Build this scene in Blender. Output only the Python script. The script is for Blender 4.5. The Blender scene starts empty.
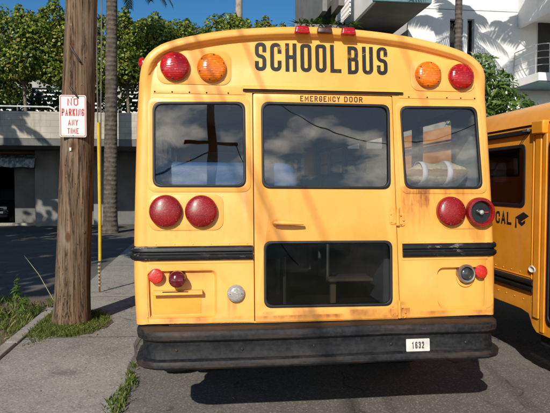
import bpy, bmesh, math, random
import numpy as np
from math import sin, cos, pi, radians, sqrt, atan2, exp
from mathutils import Vector, Matrix

random.seed(7)
rng = np.random.default_rng(11)
C = bpy.context.scene.collection
SC = bpy.context.scene

# ------------------------------------------------------------------ camera, sky, sun, exposure
cam_d = bpy.data.cameras.new('camera')
cam = bpy.data.objects.new('camera', cam_d)
C.objects.link(cam)
cam_d.sensor_width = 36.0
cam_d.lens = 36.0 * 580 / 550
cam_d.clip_start = 0.05
cam_d.clip_end = 2000
cam.location = (-0.80, -3.70, 1.62)
cam.rotation_euler = (Matrix.Rotation(radians(-7.3), 4, 'Z') @ Matrix.Rotation(radians(90 - 2.2), 4, 'X')
                      @ Matrix.Rotation(radians(0.1), 4, 'Z')).to_euler()
SC.camera = cam

SUN_DIR = Vector((0.62, 1.45, -1.0)).normalized()          # the way the light travels
sun_el = math.asin(-SUN_DIR.z)
sun_az = atan2(-SUN_DIR.x, -SUN_DIR.y)                     # clockwise from +Y towards +X

W = bpy.data.worlds.new('World')
SC.world = W
W.use_nodes = True
wn, wl = W.node_tree.nodes, W.node_tree.links
wn.clear()
w_out = wn.new('ShaderNodeOutputWorld')
w_bg = wn.new('ShaderNodeBackground')
w_sky = wn.new('ShaderNodeTexSky')
w_sky.sky_type = 'NISHITA'
w_sky.sun_disc = False
w_sky.sun_elevation = sun_el
w_sky.sun_rotation = sun_az
w_sky.air_density = 1.0
w_sky.dust_density = 0.0
w_sky.ozone_density = 3.0
w_bg.inputs['Strength'].default_value = 0.078
# broken cloud, thickest in the half of the sky behind the photographer
w_tc = wn.new('ShaderNodeTexCoord')
w_map = wn.new('ShaderNodeMapping')
w_map.inputs['Scale'].default_value = (2.4, 2.4, 5.0)
w_noise = wn.new('ShaderNodeTexNoise')
w_noise.inputs['Scale'].default_value = 2.6
w_noise.inputs['Detail'].default_value = 7
w_noise.inputs['Roughness'].default_value = 0.55
w_ramp = wn.new('ShaderNodeValToRGB')
w_ramp.color_ramp.elements[0].position = 0.48
w_ramp.color_ramp.elements[1].position = 0.62
w_ramp.color_ramp.elements[0].color = (0.10, 0.10, 0.10, 1)
w_sep = wn.new('ShaderNodeSeparateXYZ')
w_msk = wn.new('ShaderNodeMapRange')
w_msk.inputs['From Min'].default_value = -0.50
w_msk.inputs['From Max'].default_value = -0.80
w_mul = wn.new('ShaderNodeMath'); w_mul.operation = 'MULTIPLY'
w_mix = wn.new('ShaderNodeMix'); w_mix.data_type = 'RGBA'
w_mix.inputs['B'].default_value = (30, 30, 30, 1)
wl.new(w_tc.outputs['Generated'], w_map.inputs['Vector'])
wl.new(w_map.outputs['Vector'], w_noise.inputs['Vector'])
wl.new(w_noise.outputs['Fac'], w_ramp.inputs['Fac'])
wl.new(w_tc.outputs['Generated'], w_sep.inputs['Vector'])
wl.new(w_sep.outputs['Y'], w_msk.inputs['Value'])
w_low = wn.new('ShaderNodeMapRange')
w_low.inputs['From Min'].default_value = 0.62
w_low.inputs['From Max'].default_value = 0.36
w_mul0 = wn.new('ShaderNodeMath'); w_mul0.operation = 'MULTIPLY'
wl.new(w_sep.outputs['Z'], w_low.inputs['Value'])
wl.new(w_ramp.outputs['Color'], w_mul0.inputs[0])
wl.new(w_low.outputs['Result'], w_mul0.inputs[1])
wl.new(w_mul0.outputs['Value'], w_mul.inputs[0])
wl.new(w_msk.outputs['Result'], w_mul.inputs[1])
wl.new(w_mul.outputs['Value'], w_mix.inputs['Factor'])
w_hs = wn.new('ShaderNodeHueSaturation')
w_hs.inputs['Saturation'].default_value = 1.35
w_hs.inputs['Value'].default_value = 1.0
wl.new(w_sky.outputs['Color'], w_hs.inputs['Color'])
wl.new(w_hs.outputs['Color'], w_mix.inputs['A'])
wl.new(w_mix.outputs['Result'], w_bg.inputs['Color'])
wl.new(w_bg.outputs['Background'], w_out.inputs['Surface'])

sun_d = bpy.data.lights.new('sun', 'SUN')
sun_d.energy = 4.7
sun_d.angle = radians(0.53)
sun_d.color = (1.0, 0.93, 0.82)
sun = bpy.data.objects.new('sun', sun_d)
C.objects.link(sun)
sun.rotation_euler = SUN_DIR.to_track_quat('-Z', 'Y').to_euler()
sun.location = (-8, -12, 20)

SC.view_settings.view_transform = 'Standard'
SC.view_settings.look = 'None'
SC.view_settings.gamma = 1.0
SC.view_settings.exposure = 0.15
SC.view_settings.use_curve_mapping = False
SC.cycles.max_bounces = 8
SC.cycles.transparent_max_bounces = 16
SC.cycles.caustics_reflective = False
SC.cycles.caustics_refractive = False

# ------------------------------------------------------------------ material helpers
class NT:
    """tiny wrapper for building node materials"""
    def __init__(self, name):
        self.m = bpy.data.materials.new(name)
        self.m.use_nodes = True
        self.n, self.l = self.m.node_tree.nodes, self.m.node_tree.links
        self.n.clear()
        self.out = self.n.new('ShaderNodeOutputMaterial')
    def node(self, t, **kw):
        o = self.n.new(t)
        for k, v in kw.items():
            setattr(o, k, v)
        return o
    def put(self, sock, v):
        if isinstance(v, bpy.types.NodeSocket):
            self.l.new(v, sock)
        else:
            if sock.type == 'RGBA' and len(v) == 3:
                v = (*v, 1)
            sock.default_value = v
    def math(self, op, a, b=0.0, c=None, clamp=False):
        o = self.node('ShaderNodeMath', operation=op, use_clamp=clamp)
        self.put(o.inputs[0], a)
        self.put(o.inputs[1], b)
        if c is not None:
            self.put(o.inputs[2], c)
        return o.outputs[0]
    def coord(self, kind='Object'):
        return self.node('ShaderNodeTexCoord').outputs[kind]
    def xyz(self, v):
        s = self.node('ShaderNodeSeparateXYZ')
        self.put(s.inputs[0], v)
        return s.outputs
    def mapped(self, v, scale, loc=(0, 0, 0)):
        o = self.node('ShaderNodeMapping')
        self.put(o.inputs['Vector'], v)
        o.inputs['Scale'].default_value = scale
        o.inputs['Location'].default_value = loc
        return o.outputs[0]
    def noise(self, v, scale, detail=4, rough=0.55, dist=0.0):
        o = self.node('ShaderNodeTexNoise')
        self.put(o.inputs['Vector'], v)
        o.inputs['Scale'].default_value = scale
        o.inputs['Detail'].default_value = detail
        o.inputs['Roughness'].default_value = rough
        o.inputs['Distortion'].default_value = dist
        return o.outputs['Fac']
    def voro(self, v, scale, feature='F1', out='Distance'):
        o = self.node('ShaderNodeTexVoronoi', feature=feature)
        self.put(o.inputs['Vector'], v)
        o.inputs['Scale'].default_value = scale
        return o.outputs[out]
    def ramp(self, f, stops):
        o = self.node('ShaderNodeValToRGB')
        e = o.color_ramp.elements
        while len(e) < len(stops):
            e.new(0.5)
        for k, (p, c) in enumerate(stops):
            e[k].position = p
            e[k].color = (c, c, c, 1) if isinstance(c, (int, float)) else (*c, 1)
        self.put(o.inputs['Fac'], f)
        return o.outputs['Color']
    def step(self, v, a, b):
        o = self.node('ShaderNodeMapRange', interpolation_type='SMOOTHSTEP')
        self.put(o.inputs['Value'], v)
        o.inputs['From Min'].default_value = a
        o.inputs['From Max'].default_value = b
        return o.outputs[0]
    def mix(self, f, a, b):
        o = self.node('ShaderNodeMix', data_type='RGBA')
        self.put(o.inputs['Factor'], f)
        self.put(o.inputs['A'], a)
        self.put(o.inputs['B'], b)
        return o.outputs['Result']
    def bump(self, h, strength=0.3, dist=0.01):
        o = self.node('ShaderNodeBump')
        self.put(o.inputs['Height'], h)
        o.inputs['Strength'].default_value = strength
        o.inputs['Distance'].default_value = dist
        return o.outputs[0]
    def bsdf(self, base, rough=0.5, metal=0.0, normal=None, spec=0.5, coat=0.0, **kw):
        o = self.node('ShaderNodeBsdfPrincipled')
        self.put(o.inputs['Base Color'], base)
        self.put(o.inputs['Roughness'], rough)
        self.put(o.inputs['Metallic'], metal)
        o.inputs['Specular IOR Level'].default_value = spec
        o.inputs['Coat Weight'].default_value = coat
        o.inputs['Coat Roughness'].default_value = 0.15
        for k, v in kw.items():
            self.put(o.inputs[k.replace('_', ' ')], v)
        if normal is not None:
            self.put(o.inputs['Normal'], normal)
        return o.outputs[0]
    def done(self, shader):
        self.l.new(shader, self.out.inputs['Surface'])
        return self.m

def simple(name, col, rough=0.6, metal=0.0, var=0.15, scale=6.0, bump=0.0, bscale=60.0, spec=0.5, coat=0.0):
    t = NT(name)
    co = t.coord()
    f = t.noise(co, scale, 5)
    dark = tuple(c * (1 - var * 1.6) for c in col)
    lite = tuple(min(1, c * (1 + var)) for c in col)
    base = t.ramp(f, [(0.3, dark), (0.7, lite)])
    n = t.bump(t.noise(co, bscale, 3), bump, 0.01) if bump else None
    return t.done(t.bsdf(base, rough, metal, n, spec, coat))

def bus_paint(name, col, rust=(), grime=True, rough=0.38):
    """faded yellow coach enamel with chalking, road grime and rust runs"""
    t = NT(name)
    co = t.coord()
    x, y, z = t.xyz(co)
    big = t.noise(co, 1.7, 5, 0.6)
    fine = t.noise(co, 28, 4, 0.6)
    faded = tuple(min(1, c * 1.04 + 0.018) for c in col)
    deep = tuple(c * k for c, k in zip(col, (0.93, 0.87, 0.72)))
    base = t.mix(t.step(big, 0.35, 0.68), deep, faded)
    chalk = t.step(t.noise(t.mapped(co, (3.1, 3.1, 2.0), (4, 2, 1)), 1.0, 6, 0.7), 0.50, 0.75)
    base = t.mix(t.math('MULTIPLY', chalk, 0.30), base, tuple(min(1, c * 0.9 + 0.12) for c in col))
    scuff = t.step(t.noise(t.mapped(co, (2.2, 2.2, 40)), 1.0, 5, 0.7), 0.64, 0.72)
    base = t.mix(t.math('MULTIPLY', scuff, t.math('MULTIPLY', t.step(big, 0.5, 0.62), 0.35)), base, tuple(c * 0.6 for c in col))
    # streaks that rain leaves down the panels
    st = t.noise(t.mapped(co, (26, 26, 0.9)), 1.0, 4, 0.6)
    base = t.mix(t.math('MULTIPLY', t.step(st, 0.55, 0.8), 0.16), base, (0.36, 0.19, 0.045))
    # chips and specks
    sp = t.voro(co, 34)
    base = t.mix(t.math('MULTIPLY', t.step(sp, 0.10, 0.03), t.step(fine, 0.56, 0.66)), base, (0.13, 0.07, 0.03))
    if grime:
        g = t.math('MULTIPLY', t.step(z, 0.95, 0.70), t.step(t.noise(t.mapped(co, (5, 5, 9)), 1.0, 5), 0.40, 0.75))
        base = t.mix(t.math('MULTIPLY', g, 0.35), base, (0.20, 0.12, 0.05))
    rsum = None
    for (u0, u1, zt, zb, k, fq) in rust:
        wx = t.math('MULTIPLY', t.step(x, u0 - 0.02, u0 + 0.03), t.step(x, u1 + 0.02, u1 - 0.03))
        wz = t.math('MULTIPLY', t.step(z, zb, zt), t.step(z, zt + 0.012, zt))
        n1 = t.noise(t.mapped(co, (fq, fq, 2.2), (u0 * 7, 0, 0)), 1.0, 4, 0.6)
        m = t.math('MULTIPLY', t.math('MULTIPLY', wx, wz), t.step(n1, 0.40, 0.68) if fq else t.step(fine, 0.15, 0.45))
        m = t.math('MULTIPLY', m, k)
        rsum = m if rsum is None else t.math('MAXIMUM', rsum, m)
    if rsum is not None:
        rust_c = t.mix(t.step(fine, 0.35, 0.7), (0.22, 0.055, 0.012), (0.42, 0.15, 0.03))
        base = t.mix(rsum, base, rust_c)
    bp = t.bump(t.math('ADD', t.noise(co, 2.4, 2, 0.4), t.math('MULTIPLY', t.noise(co, 7.5, 2, 0.5), 0.16)), 0.30, 0.035)
    rr = t.math('ADD', t.math('MULTIPLY', fine, 0.14), rough - 0.05)
    return t.done(t.bsdf(base, rr, 0, bp, 0.4))

M = {}
RUST = [(0.545, 0.78, 1.60, 1.24, 1.0, 20), (0.545, 0.72, 1.605, 1.53, 1.0, 9), (0.72, 0.92, 1.600, 1.56, 0.9, 12), (-0.590, -0.565, 0.885, 0.73, 1.0, 0), (0.565, 0.60, 1.60, 1.42, 0.9, 0), (0.66, 0.685, 1.60, 1.47, 0.75, 0), (0.40, 0.425, 0.76, 0.735, 0.9, 0), (0.80, 1.06, 1.60, 1.42, 0.5, 30), (-0.62, -0.565, 0.90, 0.73, 0.95, 18),
        (-1.21, 1.19, 0.775, 0.728, 0.85, 5), (0.40, 0.60, 0.80, 0.73, 0.95, 14), (0.46, 0.56, 1.46, 1.33, 0.8, 30),
        (-1.10, -0.72, 1.075, 0.98, 0.5, 8), (-0.40, 0.50, 0.80, 0.735, 0.75, 7), (0.46, 0.55, 0.84, 0.74, 0.9, 20),
        (0.98, 1.16, 1.35, 1.18, 0.25, 30), (-1.06, -0.8, 1.36, 1.20, 0.22, 26)]
M['yellow'] = bus_paint('yellow_enamel', (0.83, 0.392, 0.078), RUST)
M['yellow_b'] = bus_paint('deep_yellow_enamel', (0.72, 0.285, 0.012), [(1.93, 1.99, 0.6, 0.4, 0.4, 20)], rough=0.3)
M['yellow_in'] = simple('cream_interior_panel', (0.50, 0.49, 0.44), 0.5, var=0.08)

def worn_black():
    t = NT('worn_black_bumper_paint')
    co = t.coord()
    x, y, z = t.xyz(co)
    n1 = t.noise(t.mapped(co, (1.4, 4, 10)), 2.0, 7, 0.65)
    n2 = t.noise(co, 40, 4, 0.6)
    geo = t.node('ShaderNodeNewGeometry')
    base = t.mix(t.step(n2, 0.35, 0.7), (0.006, 0.007, 0.009), (0.018, 0.019, 0.022))
    dust = t.step(n1, 0.42, 0.72)
    base = t.mix(t.math('MULTIPLY', dust, 0.42), base, (0.048, 0.044, 0.038))
    edge = t.step(geo.outputs['Pointiness'], 0.515, 0.58)
    r = t.math('MULTIPLY', t.step(n1, 0.52, 0.64), t.step(n2, 0.40, 0.60))
    band = t.math('MAXIMUM', t.math('MULTIPLY', t.step(z, 0.690, 0.705), t.step(z, 0.738, 0.715)),
                  t.math('MULTIPLY', t.step(z, 0.500, 0.525), t.step(z, 0.565, 0.535)))
    r = t.math('MAXIMUM', t.math('MULTIPLY', r, band), t.math('MULTIPLY', edge, t.step(n1, 0.42, 0.6)))
    base = t.mix(t.math('MULTIPLY', r, 0.38), base, (0.095, 0.050, 0.027))
    bp = t.bump(n2, 0.25, 0.004)
    return t.done(t.bsdf(base, t.math('ADD', 0.40, t.math('MULTIPLY', n1, 0.35)), 0, bp, 0.28))
M['bumper'] = worn_black()

def rail_black():
    t = NT('chipped_black_rail_paint')
    co = t.coord()
    n1 = t.noise(t.mapped(co, (9, 9, 30)), 1.0, 6, 0.65)
    n2 = t.noise(t.mapped(co, (2.5, 1, 1)), 1.0, 2)
    chip = t.math('MULTIPLY', t.step(n1, 0.57, 0.60), t.step(n2, 0.45, 0.55))
    base = t.mix(chip, (0.008, 0.008, 0.009), (0.17, 0.145, 0.12))
    base = t.mix(t.math('MULTIPLY', t.step(n1, 0.45, 0.30), 0.35), base, (0.06, 0.05, 0.042))
    return t.done(t.bsdf(base, 0.5, 0, t.bump(n1, 0.15, 0.004), 0.35))
M['rail'] = rail_black()
M['rubber'] = simple('black_rubber', (0.007, 0.007, 0.007), 0.55, var=0.3)
M['black'] = simple('matt_black', (0.008, 0.008, 0.008), 0.7, var=0.2)
M['dark_gap'] = simple('dark_door_jamb', (0.03, 0.018, 0.008), 0.9)
M['steel'] = simple('dull_steel', (0.30, 0.29, 0.27), 0.38, 0.8, bump=0.1)
M['chrome'] = simple('chrome', (0.62, 0.62, 0.60), 0.12, 1.0, var=0.05)
M['tyre'] = simple('tyre_rubber', (0.012, 0.012, 0.012), 0.85, bump=0.4)
M['seat'] = simple('blue_vinyl', (0.030, 0.080, 0.19), 0.42, var=0.12, bump=0.15, bscale=220)
M['seat_dark'] = simple('dark_navy_vinyl', (0.016, 0.022, 0.035), 0.5, var=0.15, bump=0.15, bscale=220)
M['floor_rubber'] = simple('ribbed_floor_rubber', (0.016, 0.016, 0.016), 0.8)
M['grey_box'] = simple('grey_plastic', (0.16, 0.17, 0.19), 0.5)

def glass(name, tint, ior=1.55, rough=0.0):
    t = NT(name)
    tr = t.node('ShaderNodeBsdfTransparent')
    tr.inputs['Color'].default_value = (*tint, 1)
    gl = t.node('ShaderNodeBsdfGlossy')
    gl.inputs['Roughness'].default_value = rough
    gl.inputs['Color'].default_value = (1.0, 0.92, 0.82, 1)
    lw = t.node('ShaderNodeLayerWeight')
    lw.inputs['Blend'].default_value = 0.5
    f0 = ((ior - 1) / (ior + 1)) ** 2
    fres = t.math('ADD', t.math('MULTIPLY', t.math('POWER', lw.outputs['Facing'], 5.0), 1 - f0), f0)
    co = t.coord()
    wob = t.bump(t.noise(co, 2.6, 2, 0.4), 0.06, 0.02)
    t.l.new(wob, gl.inputs['Normal'])
    dirt = t.node('ShaderNodeBsdfDiffuse')
    dirt.inputs['Color'].default_value = (0.33, 0.31, 0.28, 1)
    mx = t.node('ShaderNodeMixShader')
    t.l.new(fres, mx.inputs[0])
    t.l.new(tr.outputs[0], mx.inputs[1])
    t.l.new(gl.outputs[0], mx.inputs[2])
    mx2 = t.node('ShaderNodeMixShader')
    n = t.noise(t.mapped(co, (5, 5, 2.2)), 1.0, 6, 0.65)
    t.l.new(t.math('MULTIPLY', t.step(n, 0.42, 0.85), 0.008), mx2.inputs[0])
    t.l.new(mx.outputs[0], mx2.inputs[1])
    t.l.new(dirt.outputs[0], mx2.inputs[2])
    return t.done(mx2.outputs[0])
M['glass'] = glass('window_glass', (0.93, 0.945, 0.94), 1.64)
M['glass_low'] = glass('door_lower_glass', (0.60, 0.62, 0.62), 1.17)
M['glass_side'] = glass('side_window_glass', (0.97, 0.98, 0.975), 1.45)
M['glass_dark'] = glass('smoked_glass', (0.26, 0.27, 0.28), 1.45)

def lens(name, col, ring=70.0, rough=0.16, grid=0.0):
    t = NT(name)
    co = t.coord()
    x, y, z = t.xyz(co)
    wv = t.math('SINE', t.math('MULTIPLY', z, 2 * pi * ring))
    wx = t.math('SINE', t.math('MULTIPLY', x, 2 * pi * ring))
    h = t.math('ADD', t.math('MULTIPLY', wv, 0.5), t.math('MULTIPLY', wx, 0.5 * grid))
    n = t.noise(co, 9, 4)
    cells = t.node('ShaderNodeSeparateColor')
    t.put(cells.inputs[0], t.voro(t.mapped(co, (0.55 if not grid else 1.0, 1, 1)), ring * 1.7, 'F1', 'Color'))
    base = t.mix(t.step(n, 0.3, 0.7), tuple(c * 0.75 for c in col), col)
    base = t.mix(t.math('MULTIPLY', t.step(cells.outputs[0], 0.35, 0.9), 0.36), base, tuple(c * 0.35 for c in col))
    base = t.mix(t.math('MULTIPLY', t.step(cells.outputs[1], 0.78, 1.0), 0.5), base, tuple(min(1, c * 1.5 + 0.05) for c in col))  # bright cells paint in sunlight caught by the lens prisms
    base = t.mix(t.math('MULTIPLY', t.step(h, 0.0, 0.5), 0.28), base, tuple(c * 0.25 for c in col))
    bp = t.bump(t.math('ADD', h, t.math('MULTIPLY', cells.outputs[2], 0.8)), 0.22, 0.002)
    return t.done(t.bsdf(base, rough, 0, bp, 0.45, 0.25))
M['red_lens'] = lens('red_lens', (0.46, 0.008, 0.008))
M['red_lens_old'] = lens('weathered_red_lens', (0.29, 0.007, 0.008), 130, 0.30, 0.2)
M['amber_lens'] = lens('amber_lens', (0.92, 0.20, 0.004))
M['red_reflector'] = lens('red_reflector', (0.62, 0.022, 0.010), 160, 0.3)
M['dark_red_lens'] = lens('dark_red_lens', (0.13, 0.006, 0.012), 60, 0.12)
M['clear_lens'] = lens('clear_lens', (0.44, 0.42, 0.38), 100, 0.2)
M['burnt_lens'] = simple('sun_burnt_lens', (0.085, 0.030, 0.018), 0.35, var=0.4, scale=30)

def letter_mat(name, ink, show, lo, hi):
    t = NT(name)
    co = t.coord()
    n = t.noise(t.mapped(co, (5.5, 5.5, 11)), 1.0, 6, 0.7)
    n2 = t.noise(co, 2.1, 2)
    wear = t.math('MULTIPLY', t.step(n, lo, hi), t.step(n2, 0.42, 0.62))
    return t.done(t.bsdf(t.mix(wear, ink, show), 0.5, 0, None, 0.4))
M['letter'] = letter_mat('worn_black_lettering', (0.006, 0.005, 0.004), (0.62, 0.30, 0.05), 0.58, 0.68)
M['letter_small'] = letter_mat('worn_brown_lettering', (0.040, 0.020, 0.008), (0.60, 0.27, 0.05), 0.58, 0.72)
M['ink'] = simple('black_ink', (0.012, 0.012, 0.012), 0.5)
M['red_ink'] = letter_mat('sign_red_ink', (0.44, 0.020, 0.028), (0.62, 0.30, 0.28), 0.68, 0.85)
M['white_plate'] = simple('dirty_white_plate', (0.62, 0.60, 0.55), 0.45, var=0.12, scale=14)
M['sign_white'] = simple('sign_white', (0.70, 0.69, 0.66), 0.35, var=0.06, scale=9)

# ------------------------------------------------------------------ geometry helpers
ROOT = {}
def tag(o, label=None, cat=None, group=None, kind=None):
    if label: o['label'] = label
    if cat: o['category'] = cat
    if group: o['group'] = group
    if kind: o['kind'] = kind
    return o

def thing(name, label, cat, loc=(0, 0, 0), group=None, rotz=0.0):
    o = bpy.data.objects.new(name, None)
    o.empty_display_size = 0.2
    C.objects.link(o)
    o.location = loc
    o.rotation_euler = (0, 0, rotz)
    ROOT[o.name] = Vector(loc)
    return tag(o, label, cat, group)

def me(name, vf, mat, parent=None, smooth=False, bevel=0.0, segs=2, angle=40, local=False, warp=None, loc=None):
    """one mesh object; vertices are given in world space unless local"""
    verts, faces = vf
    verts = [tuple(v) for v in verts]
    if warp:
        verts = [warp(v) for v in verts]
    m = bpy.data.meshes.new(name)
    off = Vector((0, 0, 0))
    if parent is not None and not local:
        off = ROOT.get(parent.name, off)
    if parent is None and loc is not None and not local:
        off = Vector(loc)
    m.from_pydata([(v[0] - off.x, v[1] - off.y, v[2] - off.z) for v in verts], [], faces)
    bm = bmesh.new(); bm.from_mesh(m)
    bmesh.ops.remove_doubles(bm, verts=bm.verts, dist=1e-5) if len(verts) < 4000 else None
    bmesh.ops.recalc_face_normals(bm, faces=bm.faces)
    bm.to_mesh(m); bm.free()
    m.materials.append(mat)
    o = bpy.data.objects.new(name, m)
    C.objects.link(o)
    if parent is not None:
        o.parent = parent
        ROOT[o.name] = ROOT.get(parent.name, Vector((0, 0, 0)))
    elif loc is not None:
        o.location = loc
        ROOT[o.name] = Vector(loc)
    if bevel:
        b = o.modifiers.new('bevel', 'BEVEL')
        b.width = bevel; b.segments = segs; b.limit_method = 'ANGLE'; b.angle_limit = radians(35)
        smooth = True
    if smooth:
        for p in m.polygons:
            p.use_smooth = True
        m.set_sharp_from_angle(angle=radians(angle))
    return o

def J(*parts):
    V, F = [], []
    for v, f in parts:
        k = len(V)
        V += list(v); F += [tuple(i + k for i in q) for q in f]
    return V, F

def box(x0, x1, y0, y1, z0, z1):
    v = [(x, y, z) for x in (x0, x1) for y in (y0, y1) for z in (z0, z1)]
    return v, [(0, 1, 3, 2), (4, 6, 7, 5), (0, 4, 5, 1), (2, 3, 7, 6), (0, 2, 6, 4), (1, 5, 7, 3)]

def tube(pts, r, n=8, caps=True):
    pts = [Vector(p) for p in pts]
    rs = r if isinstance(r, (list, tuple)) else [r] * len(pts)
    V, F = [], []
    ref = None
    for i, p in enumerate(pts):
        a, b = pts[max(0, i - 1)], pts[min(len(pts) - 1, i + 1)]
        d = (b - a).normalized()
        if ref is None:
            ref = d.orthogonal().normalized()
        ref = (ref - d * ref.dot(d)).normalized()
        s = d.cross(ref)
        for k in range(n):
            t = 2 * pi * k / n
            V.append(p + (ref * cos(t) + s * sin(t)) * rs[i])
    for i in range(len(pts) - 1):
        for k in range(n):
            a, b = i * n + k, i * n + (k + 1) % n
            F.append((a, b, b + n, a + n))
    if caps:
        F.append(tuple(range(n))); F.append(tuple(range((len(pts) - 1) * n, len(pts) * n)))
    return V, F

def lathe(prof, c, n=32, axis='y'):
    """prof = [(radius, depth)]; depth grows towards the camera (-y)"""
    V, F = [], []
    for r, d in prof:
        for k in range(n):
            t = 2 * pi * k / n
            if axis == 'y':
                V.append((c[0] + r * cos(t), c[1] - d, c[2] + r * sin(t)))
            elif axis == 'x':
                V.append((c[0] - d, c[1] + r * cos(t), c[2] + r * sin(t)))
            else:
                V.append((c[0] + r * cos(t), c[1] + r * sin(t), c[2] + d))
    for i in range(len(prof) - 1):
        for k in range(n):
            a, b = i * n + k, i * n + (k + 1) % n
            F.append((a, b, b + n, a + n))
    F.append(tuple(range(n))); F.append(tuple(range((len(prof) - 1) * n, len(prof) * n)))
    return V, F

def rrect(x0, x1, z0, z1, r, n=6):
    P = []
    for cx, cz, a0 in ((x1 - r, z1 - r, 0), (x0 + r, z1 - r, 90), (x0 + r, z0 + r, 180), (x1 - r, z0 + r, 270)):
        for k in range(n + 1):
            t = radians(a0 + 90 * k / n)
            P.append((cx + r * cos(t), cz + r * sin(t)))
    return P

def rquad(q, r, n=6):
    """rounded quad from four corners"""
    P = []
    L = len(q)
    for i in range(L):
        p = Vector(q[i]); a = Vector(q[i - 1]); b = Vector(q[(i + 1) % L])
        u, v = (a - p).normalized(), (b - p).normalized()
        s, e = p + u * r, p + v * r
        for k in range(n + 1):
            t = k / n
            P.append(tuple((1 - t) ** 2 * s + 2 * t * (1 - t) * p + t * t * e))
    return P

def panel(outer, holes=(), th=0.01, bev=0.0):
    """flat plate with holes, front at c = 0, back at c = th: vertices (a, b, c)"""
    cu = bpy.data.curves.new('tmp', 'CURVE')
    cu.dimensions = '2D'; cu.fill_mode = 'BOTH'
    for ring in [outer] + list(holes):
        s = cu.splines.new('POLY')
        s.points.add(len(ring) - 1)
        for p, q in zip(s.points, ring):
            p.co = (q[0], q[1], 0, 1)
        s.use_cyclic_u = True
    cu.extrude = th / 2 - bev
    cu.bevel_depth = bev; cu.bevel_resolution = 1
    cu.offset = -bev
    return curve_mesh(cu, th / 2)

def curve_mesh(cu, shift):
    o = bpy.data.objects.new('tmp', cu)
    C.objects.link(o)
    dg = bpy.context.evaluated_depsgraph_get()
    dg.update()
    m = bpy.data.meshes.new_from_object(o.evaluated_get(dg))
    V = [(v.co.x, v.co.y, shift - v.co.z) for v in m.vertices]
    F = [tuple(p.vertices) for p in m.polygons]
    bpy.data.objects.remove(o); bpy.data.meshes.remove(m)
    bpy.data.curves.remove(cu)
    return V, F

GL = {  # stroke letters in a unit box; True = rounded corner
 'S': [[(1, .76, 0), (1, 1, 1), (0, 1, 1), (0, .53, 1), (1, .50, 1), (1, 0, 1), (0, 0, 1), (0, .24, 0)]],
 'C': [[(1, .72, 0), (1, 1, 1), (0, 1, 1), (0, 0, 1), (1, 0, 1), (1, .28, 0)]],
 'H': [[(0, 0, 0), (0, 1, 0)], [(1, 0, 0), (1, 1, 0)], [(0, .52, 0), (1, .52, 0)]],
 'O': [[(.5, 1, 0), (0, 1, 1), (0, 0, 1), (1, 0, 1), (1, 1, 1), (.5, 1, 0)]],
 'L': [[(0, 1, 0), (0, 0, 0), (1, 0, 0)]],
 'B': [[(0, 0, 0), (0, 1, 0), (.95, 1, 1), (.95, .53, 1), (0, .53, 0)], [(.4, .53, 0), (1, .53, 1), (1, 0, 1), (0, 0, 0)]],
 'U': [[(0, 1, 0), (0, 0, 1), (1, 0, 1), (1, 1, 0)]],
 'E': [[(1, 1, 0), (0, 1, 0), (0, 0, 0), (1, 0, 0)], [(0, .52, 0), (.85, .52, 0)]],
 'M': [[(0, 0, 0), (0, 1, 0), (.5, .25, 0), (1, 1, 0), (1, 0, 0)]],
 'R': [[(0, 0, 0), (0, 1, 0), (1, 1, 1), (1, .48, 1), (0, .48, 0)], [(.5, .48, 0), (1, 0, 0)]],
 'G': [[(1, .74, 0), (1, 1, 1), (0, 1, 1), (0, 0, 1), (1, 0, 1), (1, .46, 0), (.55, .46, 0)]],
 'N': [[(0, 0, 0), (0, 1, 0), (1, 0, 0), (1, 1, 0)]],
 'Y': [[(0, 1, 0), (.5, .48, 0), (1, 1, 0)], [(.5, .48, 0), (.5, 0, 0)]],
 'D': [[(0, 0, 0), (0, 1, 0), (1, 1, 1), (1, 0, 1), (0, 0, 0)]],
 'K': [[(0, 0, 0), (0, 1, 0)], [(1, 1, 0), (.05, .42, 0)], [(.35, .60, 0), (1, 0, 0)]],
 'P': [[(0, 0, 0), (0, 1, 0), (1, 1, 1), (1, .46, 1), (0, .46, 0)]],
 'A': [[(0, 0, 0), (.5, 1, 0), (1, 0, 0)], [(.2, .30, 0), (.8, .30, 0)]],
 'I': [[(.5, 0, 0), (.5, 1, 0)]], 'T': [[(0, 1, 0), (1, 1, 0)], [(.5, 1, 0), (.5, 0, 0)]],
 '1': [[(.1, .80, 0), (.55, 1, 0), (.55, 0, 0)]],
 '6': [[(1, .78, 0), (1, 1, 1), (0, 1, 1), (0, 0, 1), (1, 0, 1), (1, .56, 1), (0, .56, 0)]],
 '3': [[(0, .80, 0), (0, 1, 1), (1, 1, 1), (1, .53, 1), (.3, .53, 0)], [(.6, .53, 0), (1, .53, 1), (1, 0, 1), (0, 0, 1), (0, .22, 0)]],
 '2': [[(0, .76, 0), (0, 1, 1), (1, 1, 1), (1, .56, 1), (0, .10, 0), (0, 0, 0), (1, 0, 0)]]}
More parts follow.
